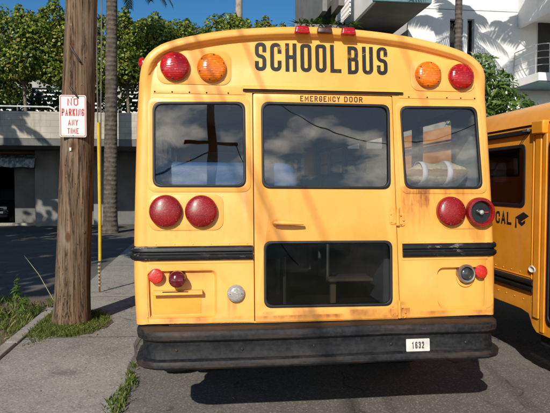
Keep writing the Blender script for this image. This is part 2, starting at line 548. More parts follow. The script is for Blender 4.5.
def text(s, x0, x1, z0, z1, stroke=0.16, gap=0.42, th=0.0012):
    """stroke lettering fitted to a rectangle: vertices (a, b, c); stroke and gap relative to height and letter width"""
    H = z1 - z0
    w = stroke * H
    adv = [0.30 if ch == 'I' else (0.55 if ch == ' ' else (1.25 if ch == 'M' else 1.0)) for ch in s]
    unit = (x1 - x0) / (sum(adv) + gap * (len(s) - 1))
    V, F = [], []
    x = x0
    n_st = 0
    for ch, ad in zip(s, adv):
        gw = unit * ad
        for st in GL.get(ch, []):
            P = []
            pts = [(x + w / 2 + p[0] * (gw - w), z0 + w / 2 + p[1] * (H - w), p[2]) for p in st]
            rad = min(gw - w, H - w) * 0.48
            for i, p in enumerate(pts):
                if p[2] and 0 < i < len(pts) - 1:
                    a, b, c = Vector(pts[i - 1][:2]), Vector(p[:2]), Vector(pts[i + 1][:2])
                    r = min(rad, (a - b).length * 0.5, (c - b).length * 0.5)
                    sa, sb = b + (a - b).normalized() * r, b + (c - b).normalized() * r
                    for k in range(8):
                        t = k / 7
                        q = (1 - t) ** 2 * sa + 2 * t * (1 - t) * (b * 0.9 + (sa + sb) * 0.05) + t * t * sb
                        if not P or (Vector(P[-1]) - q).length > 1e-6: P.append((q.x, q.y))
                elif not P or (Vector(P[-1]) - Vector(p[:2])).length > 1e-6:
                    P.append((p[0], p[1]))
            P = [Vector(p) for p in P]
            closed = (P[0] - P[-1]).length < 1e-5
            c = -0.00012 * (n_st % 5); n_st += 1
            ext = w / 2
            base = len(V)
            for i, p in enumerate(P):
                d0 = (P[i] - P[i - 1]).normalized() if i else ((P[0] - P[-2]).normalized() if closed else (P[1] - P[0]).normalized())
                d1 = (P[i + 1] - P[i]).normalized() if i < len(P) - 1 else ((P[1] - P[0]).normalized() if closed else d0)
                d = d0 + d1
                d = d.normalized() if d.length > 1e-6 else d0
                nv = Vector((-d.y, d.x)) * (w / 2) / max(0.45, d.dot(d1))
                q = p
                if not closed and i in (0, len(P) - 1):
                    horiz = abs(d.x) > abs(d.y)
                    q = p + d * (ext if i else -ext) * (0.0 if ch in 'HKYRBEPD' and not (i == 0 and False) and horiz and len(st) == 2 else 1.0)
                V += [(q.x + nv.x, q.y + nv.y, c), (q.x - nv.x, q.y - nv.y, c), (q.x + nv.x, q.y + nv.y, th), (q.x - nv.x, q.y - nv.y, th)]
            m = len(P)
            for i in range(m - 1):
                b = base + 4 * i
                F += [(b, b + 1, b + 5, b + 4), (b + 2, b + 6, b + 7, b + 3), (b, b + 4, b + 6, b + 2), (b + 1, b + 3, b + 7, b + 5)]
            F += [(base, base + 2, base + 3, base + 1), (base + 4 * m - 4, base + 4 * m - 3, base + 4 * m - 1, base + 4 * m - 2)]
        x += gw + unit * gap
    return V, F

def rear(vf, y):                 # plate facing -y
    return [(v[0], y + v[2], v[1]) for v in vf[0]], vf[1]
def side(vf, x):                 # plate facing -x, read from far to near
    return [(x + v[2], -v[0], v[1]) for v in vf[0]], vf[1]

def sweep(path, prof, close_prof=True):
    """profile (out, z) carried along a plan path (x, y); out is to the right-hand outside"""
    P = [Vector((p[0], p[1])) for p in path]
    V, F = [], []
    n = len(prof)
    for i, p in enumerate(P):
        d0 = (P[i] - P[i - 1]).normalized() if i else (P[1] - P[0]).normalized()
        d1 = (P[i + 1] - P[i]).normalized() if i < len(P) - 1 else d0
        d = (d0 + d1).normalized()
        nrm = Vector((d.y, -d.x))
        k = 1 / max(0.5, d.dot(d1))
        for o, z in prof:
            V.append((p.x + nrm.x * o * k, p.y + nrm.y * o * k, z))
    for i in range(len(P) - 1):
        for j in range(n if close_prof else n - 1):
            a, b = i * n + j, i * n + (j + 1) % n
            F.append((a, b, b + n, a + n))
    if close_prof:
        F.append(tuple(range(n))); F.append(tuple(range((len(P) - 1) * n, len(P) * n)))
    return V, F

def smooth_pts(P, n):
    """Catmull-Rom through 2-D points, n samples evenly by length"""
    P = [np.array(p, float) for p in P]
    Q = [2 * P[0] - P[1]] + P + [2 * P[-1] - P[-2]]
    out = []
    for i in range(1, len(Q) - 2):
        p0, p1, p2, p3 = Q[i - 1:i + 3]
        for t in np.linspace(0, 1, 24, endpoint=False):
            out.append(0.5 * (2 * p1 + (p2 - p0) * t + (2 * p0 - 5 * p1 + 4 * p2 - p3) * t * t + (3 * p1 - p0 - 3 * p2 + p3) * t ** 3))
    out.append(P[-1])
    out = np.array(out)
    L = np.r_[0, np.cumsum(np.hypot(*np.diff(out, axis=0).T))]
    s = np.linspace(0, L[-1], n)
    return np.c_[np.interp(s, L, out[:, 0]), np.interp(s, L, out[:, 1])]

def sstep(a, b, x):
    t = min(1, max(0, (x - a) / (b - a)))
    return t * t * (3 - 2 * t)

# ------------------------------------------------------------------ ground
def ground_mat(name, c0, c1, spot, rough=0.9, agg=180.0, crack=True, stain=0.5):
    t = NT(name)
    co = t.coord()
    big = t.noise(co, 0.55, 5, 0.6)
    mid = t.noise(co, 3.2, 6, 0.65)
    gr = t.noise(co, agg, 3, 0.7)
    v = t.voro(co, agg * 0.55, 'F1', 'Color')
    vs = t.node('ShaderNodeSeparateColor'); t.put(vs.inputs[0], v)
    base = t.mix(t.step(big, 0.35, 0.68), c0, c1)
    base = t.mix(t.math('MULTIPLY', t.step(mid, 0.48, 0.74), stain), base, tuple(c * 0.62 for c in c0))
    oil = t.step(t.noise(co, 1.25, 3, 0.5, 0.6), 0.60, 0.70)
    base = t.mix(t.math('MULTIPLY', oil, 0.45), base, tuple(c * 0.45 for c in c0))
    pale = t.step(t.noise(t.mapped(co, (1, 1, 1), (7, 3, 0)), 1.8, 6, 0.7), 0.57, 0.70)
    base = t.mix(t.math('MULTIPLY', pale, 0.45), base, tuple(c * 1.35 for c in c1))
    base = t.mix(t.math('MULTIPLY', t.step(vs.outputs[0], 0.72, 1.0), 0.55), base, spot)
    base = t.mix(t.math('MULTIPLY', t.step(vs.outputs[1], 0.70, 1.0), 0.5), base, tuple(c * 0.45 for c in c0))
    h = t.math('ADD', t.math('MULTIPLY', gr, 1.0), t.math('MULTIPLY', vs.outputs[0], 0.6))
    if crack:
        wob = t.node('ShaderNodeVectorMath', operation='ADD')
        nz = t.node('ShaderNodeTexNoise'); nz.inputs['Scale'].default_value = 2.5
        t.put(nz.inputs['Vector'], co)
        sc = t.node('ShaderNodeVectorMath', operation='SCALE'); t.put(sc.inputs[0], nz.outputs['Color']); sc.inputs['Scale'].default_value = 0.5
        t.put(wob.inputs[0], co); t.put(wob.inputs[1], sc.outputs[0])
        e = t.voro(wob.outputs[0], 0.40, 'DISTANCE_TO_EDGE')
        cm = t.math('MULTIPLY', t.step(e, 0.006, 0.002), t.step(mid, 0.45, 0.6))
        base = t.mix(t.math('MULTIPLY', cm, 0.6), base, (0.03, 0.028, 0.024))
    bp = t.bump(h, 0.55, 0.006)
    return t.done(t.bsdf(base, rough, 0, bp, 0.3))
M['asphalt'] = ground_mat('weathered_asphalt', (0.128, 0.120, 0.108), (0.172, 0.162, 0.146), (0.36, 0.34, 0.30), stain=0.55)
M['asphalt_dark'] = ground_mat('dark_asphalt', (0.095, 0.090, 0.080), (0.135, 0.128, 0.114), (0.15, 0.14, 0.13))
M['walk'] = ground_mat('rough_pavement', (0.225, 0.213, 0.190), (0.315, 0.299, 0.267), (0.50, 0.47, 0.41), agg=150, stain=0.60)
M['kerb'] = ground_mat('kerb_concrete', (0.27, 0.25, 0.215), (0.35, 0.33, 0.285), (0.45, 0.42, 0.38), agg=140, crack=False)
M['soil'] = ground_mat('dry_soil', (0.105, 0.078, 0.047), (0.15, 0.115, 0.07), (0.24, 0.20, 0.14), agg=70, crack=False)

def sheet(name, x0, x1, y0, y1, z, mat, th=None, wob=0.0):
    if th:
        return tag(me(name, box(x0, x1, y0, y1, z - th, z), mat, bevel=0.008), kind='structure')
    nx, ny = max(1, int((x1 - x0) / 2)), max(1, int((y1 - y0) / 2))
    if (x1 - x0) > 100: nx = ny = 1
    V = [(x0 + (x1 - x0) * i / nx, y0 + (y1 - y0) * j / ny, z) for i in range(nx + 1) for j in range(ny + 1)]
    F = [(i * (ny + 1) + j, (i + 1) * (ny + 1) + j, (i + 1) * (ny + 1) + j + 1, i * (ny + 1) + j + 1) for i in range(nx) for j in range(ny)]
    return tag(me(name, (V, F), mat), kind='structure')

sheet('ground', -400, 400, -400, 400, -0.008, M['asphalt_dark'])
sheet('parking_lot', -1.42, 30, -30, 12, 0.0, M['asphalt'])
# pavement with a slightly ragged edge towards the parking lot
def pavement():
    V, F = [], []
    ys = np.linspace(-12, 13, 260)
    for y in ys:
        e = -1.40 + 0.025 * sin(y * 2.1) + 0.018 * sin(y * 7.3 + 1) + rng.uniform(-0.008, 0.008)
        V += [(-2.62, y, -0.02), (-2.62, y, 0.018), (e - 0.03, y, 0.018), (e, y, -0.004)]
    for i in range(len(ys) - 1):
        for k in range(3):
            a = i * 4 + k
            F.append((a, a + 1, a + 5, a + 4))
    return V, F
tag(me('pavement', pavement(), M['walk'], smooth=True, angle=25), kind='structure')
def slab_joints():
    parts = []
    for y in (2.50, 4.7, 7.9):
        pts = [(x, y + 0.02 * sin(x * 5) , 0.0185) for x in np.linspace(-2.61, -1.47, 12)]
        V = []; F = []
        for i, p in enumerate(pts):
            w = 0.006 + 0.004 * random.random()
            V += [(p[0], p[1] - w, 0.0195), (p[0], p[1] + w, 0.0195)]
            if i: F.append((2 * i - 2, 2 * i, 2 * i + 1, 2 * i - 1))
        parts.append((V, F))
    return J(*parts)
tag(me('pavement_joints', slab_joints(), simple('joint_dirt', (0.05, 0.045, 0.035), 0.95)), kind='structure')
kb = []
for y0, y1 in ((-12, -2.2), (-2.19, 0.2), (0.21, 2.3), (2.31, 3.95)):
    kb.append(box(-2.745, -2.622, y0, y1, -0.05, 0.045))
tag(me('kerb', J(*kb), M['kerb'], bevel=0.012), kind='structure')
sheet('verge_soil', -4.1, -2.75, -12, 4.75, 0.004, M['soil'])
# soil pocket round the foot of the pole
def blob(cx, cy, rx, ry, z, n=28, jag=0.16):
    V = [(cx, cy, z)]
    for k in range(n):
        t = 2 * pi * k / n
        r = 1 + random.uniform(-jag, jag)
        V.append((cx + rx * r * cos(t), cy + ry * r * sin(t), z - 0.003))
    return V, [(0, 1 + k, 1 + (k + 1) % n) for k in range(n)]
tag(me('soil_pocket', J(blob(-2.25, 3.15, 0.42, 0.58, 0.026), blob(-2.42, 3.6, 0.22, 0.5, 0.0255)), M['soil']), kind='structure')

# ------------------------------------------------------------------ the school bus seen from behind
RK = 0.105
def rake(v):
    x, y, z = v
    w = min(1.0, max(0.0, 1 - y / 1.2))
    return (x, y + RK * (z - 1.15) * w, z)

BX = -0.013
bus = thing('school_bus', 'yellow school bus seen square from behind, with black bumper and rusty rear door', 'bus', (BX, 2.6, 0))
def bp(name, vf, mat, parent=None, **kw):
    return me(name, vf, mat, parent or bus, warp=rake, **kw)

half = [(1.196, 0.74), (1.208, 0.95), (1.212, 1.2), (1.206, 1.6), (1.196, 2.0), (1.188, 2.2), (1.174, 2.33), (1.142, 2.42),
        (1.075, 2.492), (0.985, 2.538), (0.84, 2.58), (0.60, 2.626), (0.30, 2.656), (0.0, 2.667)]
outl = smooth_pts([(-x + BX, z) for x, z in half] + [(x + BX, z) for x, z in half[-2::-1]], 121)
tan = np.gradient(outl, axis=0)
tan /= np.hypot(tan[:, 0], tan[:, 1])[:, None]
inn = np.c_[tan[:, 1], -tan[:, 0]]          # inward normal
prof0 = [(0, 0.36), (0, 0.09), (0.005, 0.05), (0.016, 0.024), (0.030, 0.010), (0.045, 0.005), (0.060, 0.004), (0.075, 0.004), (0.095, 0.006)]
prof1 = [(0, 0.36), (0, 0.00), (0.002, -0.026), (0.008, -0.042), (0.018, -0.049), (0.046, -0.052), (0.056, -0.047), (0.066, -0.010), (0.095, 0.006)]
def rear_loft():
    V, F = [], []
    n = len(prof0)
    for (x, z), nn in zip(outl, inn):
        q = sstep(2.20, 2.46, z)
        for a, b in zip(prof0, prof1):
            o = a[0] + (b[0] - a[0]) * q; y = a[1] + (b[1] - a[1]) * q
            V.append((x + nn[0] * o, y, z + nn[1] * o))
    for i in range(len(outl) - 1):
        for j in range(n - 1):
            a = i * n + j
            F.append((a, a + 1, a + n + 1, a + n))
    return V, F
bp('rear_cap', rear_loft(), M['yellow'], smooth=True, angle=60)

def inner_ring(off):
    return [(x + nn[0] * off, z + nn[1] * off) for (x, z), nn in zip(outl, inn)]

# openings (a = x, b = z)
W_L = rquad([(-0.518, 2.150), (-1.096, 2.138), (-1.094, 1.607), (-0.516, 1.607)], 0.055)
W_R = rquad([(1.076, 2.148), (0.541, 2.143), (0.562, 1.597), (1.100, 1.597)], 0.055)
W_C = rquad([(0.454, 2.149), (-0.400, 2.152), (-0.399, 1.601), (0.448, 1.597)], 0.055)
W_D = rquad([(0.449, 1.242), (-0.391, 1.246), (-0.393, 0.838), (0.441, 0.832)], 0.05)
DOOR = [(-0.458, 0.742), (0.497, 0.742), (0.480, 2.213), (-0.458, 2.213)]
def grow(P, d):
    cx = sum(p[0] for p in P) / len(P); cz = sum(p[1] for p in P) / len(P)
    hw = max(p[0] for p in P) - cx; hh = max(p[1] for p in P) - cz
    return [(cx + (p[0] - cx) * (1 + d / hw), cz + (p[1] - cz) * (1 + d / hh)) for p in P]
TRAY_L = rrect(-1.135, -0.70, 0.775, 1.072, 0.035)
TRAY_R = rrect(0.765, 1.155, 0.79, 1.066, 0.045)

wall_o = inner_ring(0.085)
bp('rear_wall', rear(panel(wall_o, [grow(DOOR, 0.007), W_L, W_R, TRAY_L, TRAY_R], 0.022, 0.001), 0.0), M['yellow'], angle=30, smooth=True)

# header skin above the windows, lapped over the wall
ring = inner_ring(0.102)
up = [p for p in ring if p[1] > 2.205]
hdr = [(up[0][0], 2.203)] + up + [(up[-1][0], 2.203), (0.53, 2.203), (0.53, 2.236), (-0.51, 2.236), (-0.51, 2.203)]
bp('header_panel', rear(panel(hdr, [], 0.006, 0.001), -0.004), M['yellow'], angle=30, smooth=True)
def screws(pts, y, r=0.006, d=0.004):
    return J(*[lathe([(r, 0), (r * 0.9, d * 0.7), (r * 0.4, d)], (x, y, z), 8) for x, z in pts])
def each(name, pts, y, r, d, mat, parent=None):
    for p in pts:
        bp(name, screws([p], y, r, d), mat, parent)
each('screw', [(x, 2.212) for x in (-1.09, -0.98, -0.87, -0.76, -0.62, 0.60, 0.73, 0.87, 0.97, 1.07)], -0.003, 0.006, 0.004, M['dark_gap'])
# drip rail over the door
bp('drip_rail', sweep([(-0.525, 0.0), (0.555, 0.0)], [(0, 2.268), (0.010, 2.266), (0.026, 2.250), (0.028, 2.240), (0.020, 2.241), (0.0, 2.244)]), M['yellow'], smooth=True)
bp('drip_rail', sweep([(-0.525, 0.0), (0.555, 0.0)], [(0.0, 2.2405), (0.020, 2.2375), (0.018, 2.228), (0.0, 2.226)]), M['dark_gap'])
# pressed pads behind the lamps
for P in (rrect(-1.075, -0.60, 2.262, 2.485, 0.06), rrect(0.615, 1.075, 2.255, 2.475, 0.06)):
    bp('lamp_pad', rear(panel(P, [], 0.010, 0.004), -0.009), M['yellow'], smooth=True, angle=50)
for P in (rrect(-1.128, -0.655, 1.325, 1.555, 0.06), rrect(0.80, 1.15, 1.32, 1.545, 0.06)):
    bp('lamp_pad', rear(panel(P, [], 0.010, 0.004), -0.005), M['yellow'], smooth=True, angle=50)
# recessed pans low on each side
def pan(P, depth):
    n = len(P)
    Q = grow(P, -0.014)
    V = [(p[0], 0.001, p[1]) for p in P] + [(q[0], depth, q[1]) for q in Q]
    F = [(k, (k + 1) % n, n + (k + 1) % n, n + k) for k in range(n)] + [tuple(range(n, 2 * n))]
    return V, F
bp('recess_pan', pan(TRAY_L, 0.030), M['yellow'], smooth=True)
bp('recess_pan', pan(TRAY_R, 0.030), M['yellow'], smooth=True)
# plate ledge in the left pan
bp('plate_ledge', J(box(-1.10, -0.79, -0.018, 0.03, 0.938, 0.950), box(-1.10, -0.79, -0.018, -0.010, 0.924, 0.940)), M['yellow'], bevel=0.003)
bp('plate_patch', rear(panel(rrect(-1.10, -0.80, 0.800, 0.925, 0.004, 2), [], 0.002), 0.0275), bus_paint('repainted_yellow_patch', (0.80, 0.33, 0.025)))
bp('plate_slot', box(-1.04, -0.88, -0.0195, -0.016, 0.9415, 0.9475), M['dark_gap'])

def frame(P, name, parent, w_out=0.008, w_in=0.009, y=-0.009, th=0.015, mat=None):
    return bp(name, rear(panel(grow(P, w_out), [grow(P, -w_in)], th, 0.004), y), mat or M['rubber'], parent, smooth=True, angle=60)
def press(P, parent):
    return bp('window_press', rear(panel(grow(P, 0.040), [grow(P, 0.005)], 0.008, 0.003), -0.004), M['yellow'], parent, smooth=True, angle=60)
for P in (W_L, W_R):
    g = bp('rear_window', rear(panel(P, [], 0.005), 0.004), M['glass'])
    frame(P, 'seal', g)
    press(P, g)

# emergency door
door = bp('emergency_door', rear(panel(rquad(DOOR, 0.012, 2), [W_C, W_D], 0.030, 0.003), -0.008), M['yellow'], smooth=True, angle=30)
for P in (W_C, W_D):
    bp('window', rear(panel(P, [], 0.005), 0.000), M['glass'] if P is W_C else M['glass_low'], door)
    frame(P, 'seal', door, y=-0.017)
bp('door_jamb', rear(panel(grow(DOOR, 0.035), [grow(DOOR, -0.022)], 0.012), 0.024), M['dark_gap'])
# door handle: boss and lever
bp('handle', J(lathe([(0.021, 0), (0.021, 0.018), (0.016, 0.030), (0.012, 0.048)], (-0.322, -0.008, 1.372), 18),
               tube([(-0.336, -0.052, 1.374), (-0.30, -0.058, 1.375), (-0.22, -0.060, 1.372), (-0.145, -0.054, 1.367)], [0.012, 0.016, 0.014, 0.010], 10)),
   M['yellow'], door, smooth=True)
# hinges with bolts on the right edge
for z, dx in ((1.403, 0.0), (0.800, -0.004)):
    h = bp('hinge', J(tube([(0.497 + dx, -0.016, z - 0.055), (0.497 + dx, -0.016, z + 0.055)], 0.011, 10),
                      rear(panel(rrect(0.440 + dx, 0.492 + dx, z - 0.048, z + 0.035, 0.02), [], 0.005, 0.001), -0.014),
                      rear(panel(rrect(0.502 + dx, 0.550 + dx, z - 0.060, z + 0.025, 0.018), [], 0.007, 0.001), -0.008)), M['yellow'], door, smooth=True)
    each('bolt', [(0.452 + dx, z - 0.03), (0.452 + dx, z + 0.02), (0.478 + dx, z - 0.035), (0.520 + dx, z - 0.045), (0.538 + dx, z - 0.02), (0.520 + dx, z + 0.012)], -0.0125, 0.007, 0.007, M['yellow'], door)

# lettering
bp('lettering', rear(text('SCHOOL', -0.444, 0.136, 2.364, 2.554, 0.138, 0.34), -0.0062), M['letter'])
bp('lettering', rear(text('BUS', 0.180, 0.456, 2.358, 2.548, 0.138, 0.34), -0.0062), M['letter'])
bp('lettering', rear(text('EMERGENCY', -0.147, 0.122, 2.167, 2.205, 0.17, 0.40), -0.0095), M['letter_small'], door)
bp('lettering', rear(text('DOOR', 0.150, 0.276, 2.167, 2.205, 0.17, 0.40), -0.0095), M['letter_small'], door)

# lamps
def big_lamp(name, x, z, r, mat, y=-0.009):
    k = r / 0.095
    o = bp(name, lathe([(r * 1.00, 0), (r * 1.00, 0.016 * k), (r * 0.985, 0.026 * k), (r * 0.93, 0.034 * k), (r * 0.78, 0.043 * k), (r * 0.55, 0.050 * k), (r * 0.28, 0.054 * k), (r * 0.05, 0.055 * k)],
                       (x, y, z), 40), mat, smooth=True, angle=35)
    for t in [radians(20 + 60 * q) for q in range(6)]:
        bp('screw', lathe([(0.0055, 0), (0.0055, 0.004), (0.002, 0.006)], (x + r * 0.86 * cos(t), y - 0.036 * k, z + r * 0.86 * sin(t)), 8), M['burnt_lens'], o)
    return o
big_lamp('flasher_lamp', -0.962, 2.375, 0.094, M['red_lens'])
big_lamp('flasher_lamp', -0.728, 2.373, 0.094, M['amber_lens'])
big_lamp('flasher_lamp', 0.735, 2.366, 0.090, M['amber_lens'])
big_lamp('flasher_lamp', 0.970, 2.358, 0.090, M['red_lens'])
big_lamp('tail_lamp', -1.020, 1.449, 0.103, M['red_lens_old'], -0.005)
big_lamp('tail_lamp', -0.797, 1.447, 0.103, M['red_lens_old'], -0.005)
big_lamp('tail_lamp', 0.868, 1.440, 0.100, M['red_lens_old'], -0.005)
# broken lamp: red rim, dark reflector, bulb
bl = bp('tail_lamp', lathe([(0.100, 0), (0.100, 0.030), (0.094, 0.040), (0.078, 0.042), (0.074, 0.034), (0.072, 0.006), (0.03, 0.004)], (1.075, -0.005, 1.434), 40), M['red_lens_old'], smooth=True, angle=40)
bl['label'] = 'red lamp with its lens broken out'
bp('reflector', lathe([(0.0725, 0.012), (0.060, 0.010), (0.030, 0.007), (0.022, 0.014), (0.004, 0.014)], (1.075, -0.005, 1.434), 32), simple('dark_reflector', (0.03, 0.032, 0.036), 0.3, 0.6), bl, smooth=True)  # dark grey reflector inside the rim
bp('bulb', J(lathe([(0.012, 0), (0.012, 0.018), (0.016, 0.026), (0.016, 0.036), (0.008, 0.044), (0.001, 0.046)], (1.070, -0.016, 1.434), 16)), M['clear_lens'], bl, smooth=True)
bp('shard', box(1.082, 1.128, -0.030, -0.026, 1.430, 1.437), M['red_lens'], bl)

def small_round(name, x, z, r, d, mat, y0, seg=28):
    return bp(name, lathe([(r, 0), (r, d * 0.55), (r * 0.9, d * 0.85), (r * 0.6, d), (r * 0.05, d * 1.02)], (x, y0, z), seg), mat, smooth=True, angle=35)
small_round('reflector', -1.080, 1.043, 0.046, 0.016, M['red_reflector'], -0.002)
small_round('reflector', 1.072, 1.034, 0.044, 0.016, M['red_reflector'], -0.002)
bp('marker_lamp', lathe([(0.056, 0), (0.056, 0.012), (0.048, 0.03), (0.052, 0.075), (0.050, 0.098), (0.038, 0.112), (0.012, 0.118)], (-0.948, 0.028, 1.028), 28), M['dark_red_lens'], smooth=True, angle=35)
cl = bp('reversing_lamp', lathe([(0.056, 0), (0.056, 0.014), (0.048, 0.026), (0.03, 0.034), (0.004, 0.036)], (-0.580, -0.002, 0.925), 28), M['clear_lens'], smooth=True)
each('screw', [(-0.615, 0.925), (-0.545, 0.925), (-0.58, 0.925)], -0.026, 0.006, 0.008, M['dark_gap'], cl)
rl = bp('reversing_lamp', lathe([(0.062, 0), (0.062, 0.036), (0.054, 0.046), (0.046, 0.044), (0.043, 0.020), (0.02, 0.016)], (0.970, 0.026, 1.022), 32), M['steel'], smooth=True, angle=40)
bp('lens', lathe([(0.043, 0.020), (0.036, 0.032), (0.02, 0.038), (0.003, 0.040)], (0.970, 0.026, 1.022), 24), simple('smoky_lens', (0.05, 0.055, 0.06), 0.12, 0.3, coat=0.5), rl, smooth=True)
bp('bracket', lathe([(0.062, 0), (0.062, 0.010), (0.046, 0.012), (0.046, 0.001)], (0.972, 0.028, 0.992), 28), M['yellow'], rl, smooth=True)

# marker lamps on the brow
def brow_lamp(x, mat):
    P = rquad([(x + 0.042, 2.656), (x - 0.042, 2.656), (x - 0.052, 2.604), (x + 0.052, 2.604)], 0.014, 4)
    return bp('clearance_lamp', rear(panel(P, [], 0.040, 0.010), -0.086), mat, smooth=True, angle=60)
brow_lamp(-0.138, M['red_lens']); brow_lamp(0.172, M['red_lens'])
bk = bp('clearance_lamp', rear(panel(rquad([(0.060, 2.652), (-0.034, 2.652), (-0.038, 2.612), (0.064, 2.612)], 0.012, 4), [], 0.034, 0.008), -0.082), M['burnt_lens'], smooth=True, angle=60)
bk['label'] = 'sun burnt brown clearance lamp'
bp('side_marker_lamp', lathe([(0.042, 0), (0.040, 0.012), (0.032, 0.026), (0.016, 0.034), (0.002, 0.036)], (-1.172, 0.14, 2.42), 20, 'x'), M['red_lens'], smooth=True)

# black rub rails that wrap the corners
rail_prof = [(0, 1.228), (0.016, 1.226), (0.026, 1.215), (0.026, 1.196), (0.012, 1.187), (0.012, 1.179), (0.026, 1.170), (0.026, 1.150), (0.016, 1.139), (0, 1.137)]
def arc_path(xs, corner, to):
    s = -1 if corner < 0 else 1
    p = [(corner, 0.40), (corner, 0.10), (corner - s * 0.008, 0.055), (corner - s * 0.03, 0.022), (corner - s * 0.065, 0.004), (corner - s * 0.10, 0.0), (to, 0.0)]
    return p if s < 0 else p[::-1]
bp('rub_rail', J(sweep(arc_path(0, -1.2125 + BX, -0.470), rail_prof)), M['rail'], smooth=True, angle=50)
bp('rub_rail', J(sweep(arc_path(0, 1.2125 + BX, 0.527), rail_prof)), M['rail'], smooth=True, angle=50)
for a, b in ((-1.125, -0.468), (0.525, 1.125)):
    fl = bp('rail_flange', rear(panel(rrect(a, b, 1.118, 1.246, 0.004, 2), [], 0.006, 0.001), -0.004), M['yellow'])
    each('screw', [(x, 1.239) for x in np.arange(a + 0.045, b - 0.01, 0.115)], -0.0035, 0.005, 0.004, M['yellow'], fl)
# bumper
bump_prof = [(0.0, 0.730), (0.118, 0.729), (0.132, 0.725), (0.139, 0.715), (0.140, 0.695), (0.138, 0.676), (0.130, 0.667), (0.110, 0.662),
             (0.104, 0.645), (0.104, 0.580), (0.107, 0.556), (0.126, 0.553), (0.139, 0.546), (0.146, 0.530), (0.144, 0.513), (0.132, 0.500), (0.105, 0.496), (0.0, 0.496)]
cx = 1.046
bpath = [(-cx + BX, 0.24), (-cx + BX, 0.05), (-cx + 0.004 + BX, 0.028), (-cx + 0.014 + BX, 0.012), (-cx + 0.030 + BX, 0.003), (-cx + 0.05 + BX, 0.0)]
bpath = bpath + [(x, 0.0) for x in np.linspace(-0.8, 0.8, 9)] + [(2 * BX - p[0], p[1]) for p in bpath[::-1]]
bprof = [(o * 0.60 if False else o, z) for o, z in bump_prof]
def bumper_mesh():
    V, F = sweep(bpath, [(o - 0.0, z) for o, z in bprof])
    out = []
    n = len(bprof)
    for i, v in enumerate(V):
        # the ends tuck in against the body sides
        k = i // n
        p = bpath[k]
        w = sstep(0.0, 0.05, p[1])
        x = v[0]
        # small knocks along the face
        dent = 0.003 * sin(v[0] * 5.1 + 1.3) * sin(v[2] * 9) + 0.0015 * sin(v[0] * 17 + v[2] * 30)
        out.append((x, v[1] + dent * (1 - w), v[2] + 0.003 * sin(v[0] * 3.7)))
    return out, F
bumper = bp('bumper', bumper_mesh(), M['bumper'], smooth=True, angle=32)
each('bolt', [(-0.55, 0.605), (-0.95, 0.61), (0.40, 0.605), (0.90, 0.60), (-0.60, 0.535), (1.0, 0.535), (-0.10, 0.61)], -0.103, 0.010, 0.010, M['bumper'], bumper)
bp('bumper_light_stop', box(-1.0, 0.98, 0.012, 0.22, 0.52, 0.738), M['black'], bumper)  # added unseen box, blocks sun leaking between bumper and body
np_ = bp('number_plate', rear(panel(rrect(0.496, 0.652, 0.556, 0.634, 0.004, 2), [], 0.003), -0.1185), M['white_plate'], bumper)
bp('lettering', rear(text('1632', 0.534, 0.614, 0.574, 0.616, 0.13, 0.55), -0.1200), M['ink'], bumper)

# --- body behind the rear wall
LEN = 6.0
def shell(off, y0, y1, keep):
    pts = [(x + nn[0] * off, z + nn[1] * off) for (x, z), nn in zip(outl, inn)]
    ys = [y0, 1.2, y1]
    V = [(p[0], y, p[1]) for y in ys for p in pts]
    n = len(pts)
    F = []
    for k in range(len(ys) - 1):
        for i in range(n - 1):
            if keep(0.5 * (pts[i][1] + pts[i + 1][1])):
                F.append((k * n + i, k * n + i + 1, (k + 1) * n + i + 1, (k + 1) * n + i))
    return V, F
ZW0, ZW1 = 1.50, 2.21
bp('roof', shell(0, 0.36, LEN, lambda z: z > ZW1 - 0.01), M['yellow'], smooth=True)
bp('lower_side', shell(0, 0.36, LEN, lambda z: z < ZW0 + 0.02), M['yellow'], smooth=True)
bp('roof_lining', shell(0.05, 0.06, LEN, lambda z: z > ZW1 - 0.04), M['yellow_in'], smooth=True)
bp('side_lining', shell(0.04, 0.06, LEN, lambda z: z < ZW0 + 0.05), M['grey_box'], smooth=True)
wins = [(0.62 + k * 0.90, 0.62 + k * 0.90 + 0.74) for k in range(6)]
for s in (-1, 1):
    xo = s * 1.203 + BX
    holes = [rrect(-b, -a, 1.72, 2.15, 0.05) for a, b in wins]
    pl = panel(rrect(-LEN, -0.30, ZW0 - 0.02, ZW1 + 0.02, 0.002, 1), holes, 0.03)
    V = [((xo + v[2] if s < 0 else xo - v[2]), -v[0], v[1]) for v in pl[0]]
    sw = bp('side_wall', (V, pl[1]), M['yellow'])
    pi_ = panel(rrect(-LEN, -0.035, ZW0 - 0.01, ZW1 - 0.01, 0.002, 1), [grow(h_, 0.004) for h_ in holes], 0.006)
    bp('side_wall_lining', ([((xo + 0.033 + v[2] if s < 0 else xo - 0.033 - v[2]), -v[0], v[1]) for v in pi_[0]], pi_[1]), M['grey_box'])
    for a, b in wins:
        xx = xo + (0.012 if s < 0 else -0.017)
        w = bp('side_window', box(xx, xx + 0.005, a, b, 1.72, 2.15), M['glass_side'])
        x2 = xo - 0.004 if s < 0 else xo - 0.032
        bp('frame', J(box(x2, x2 + 0.036, a - 0.01, b + 0.01, 1.710, 1.732), box(x2, x2 + 0.036, a - 0.01, b + 0.01, 2.138, 2.16),
                      box(x2, x2 + 0.036, a - 0.012, a + 0.012, 1.732, 2.138), box(x2, x2 + 0.036, b - 0.012, b + 0.012, 1.732, 2.138),
                      box(x2 + 0.002, x2 + 0.034, a + 0.012, b - 0.012, 1.922, 1.942)), M['rubber'], w)
    bp('rub_rail', sweep([(xo + 0.004 * s, 0.42), (xo + 0.004 * s, LEN - 0.1)] if s < 0 else [(xo + 0.004, LEN - 0.1), (xo + 0.004, 0.42)], [(-o if s < 99 else o, z) for o, z in rail_prof]), M['rail'])
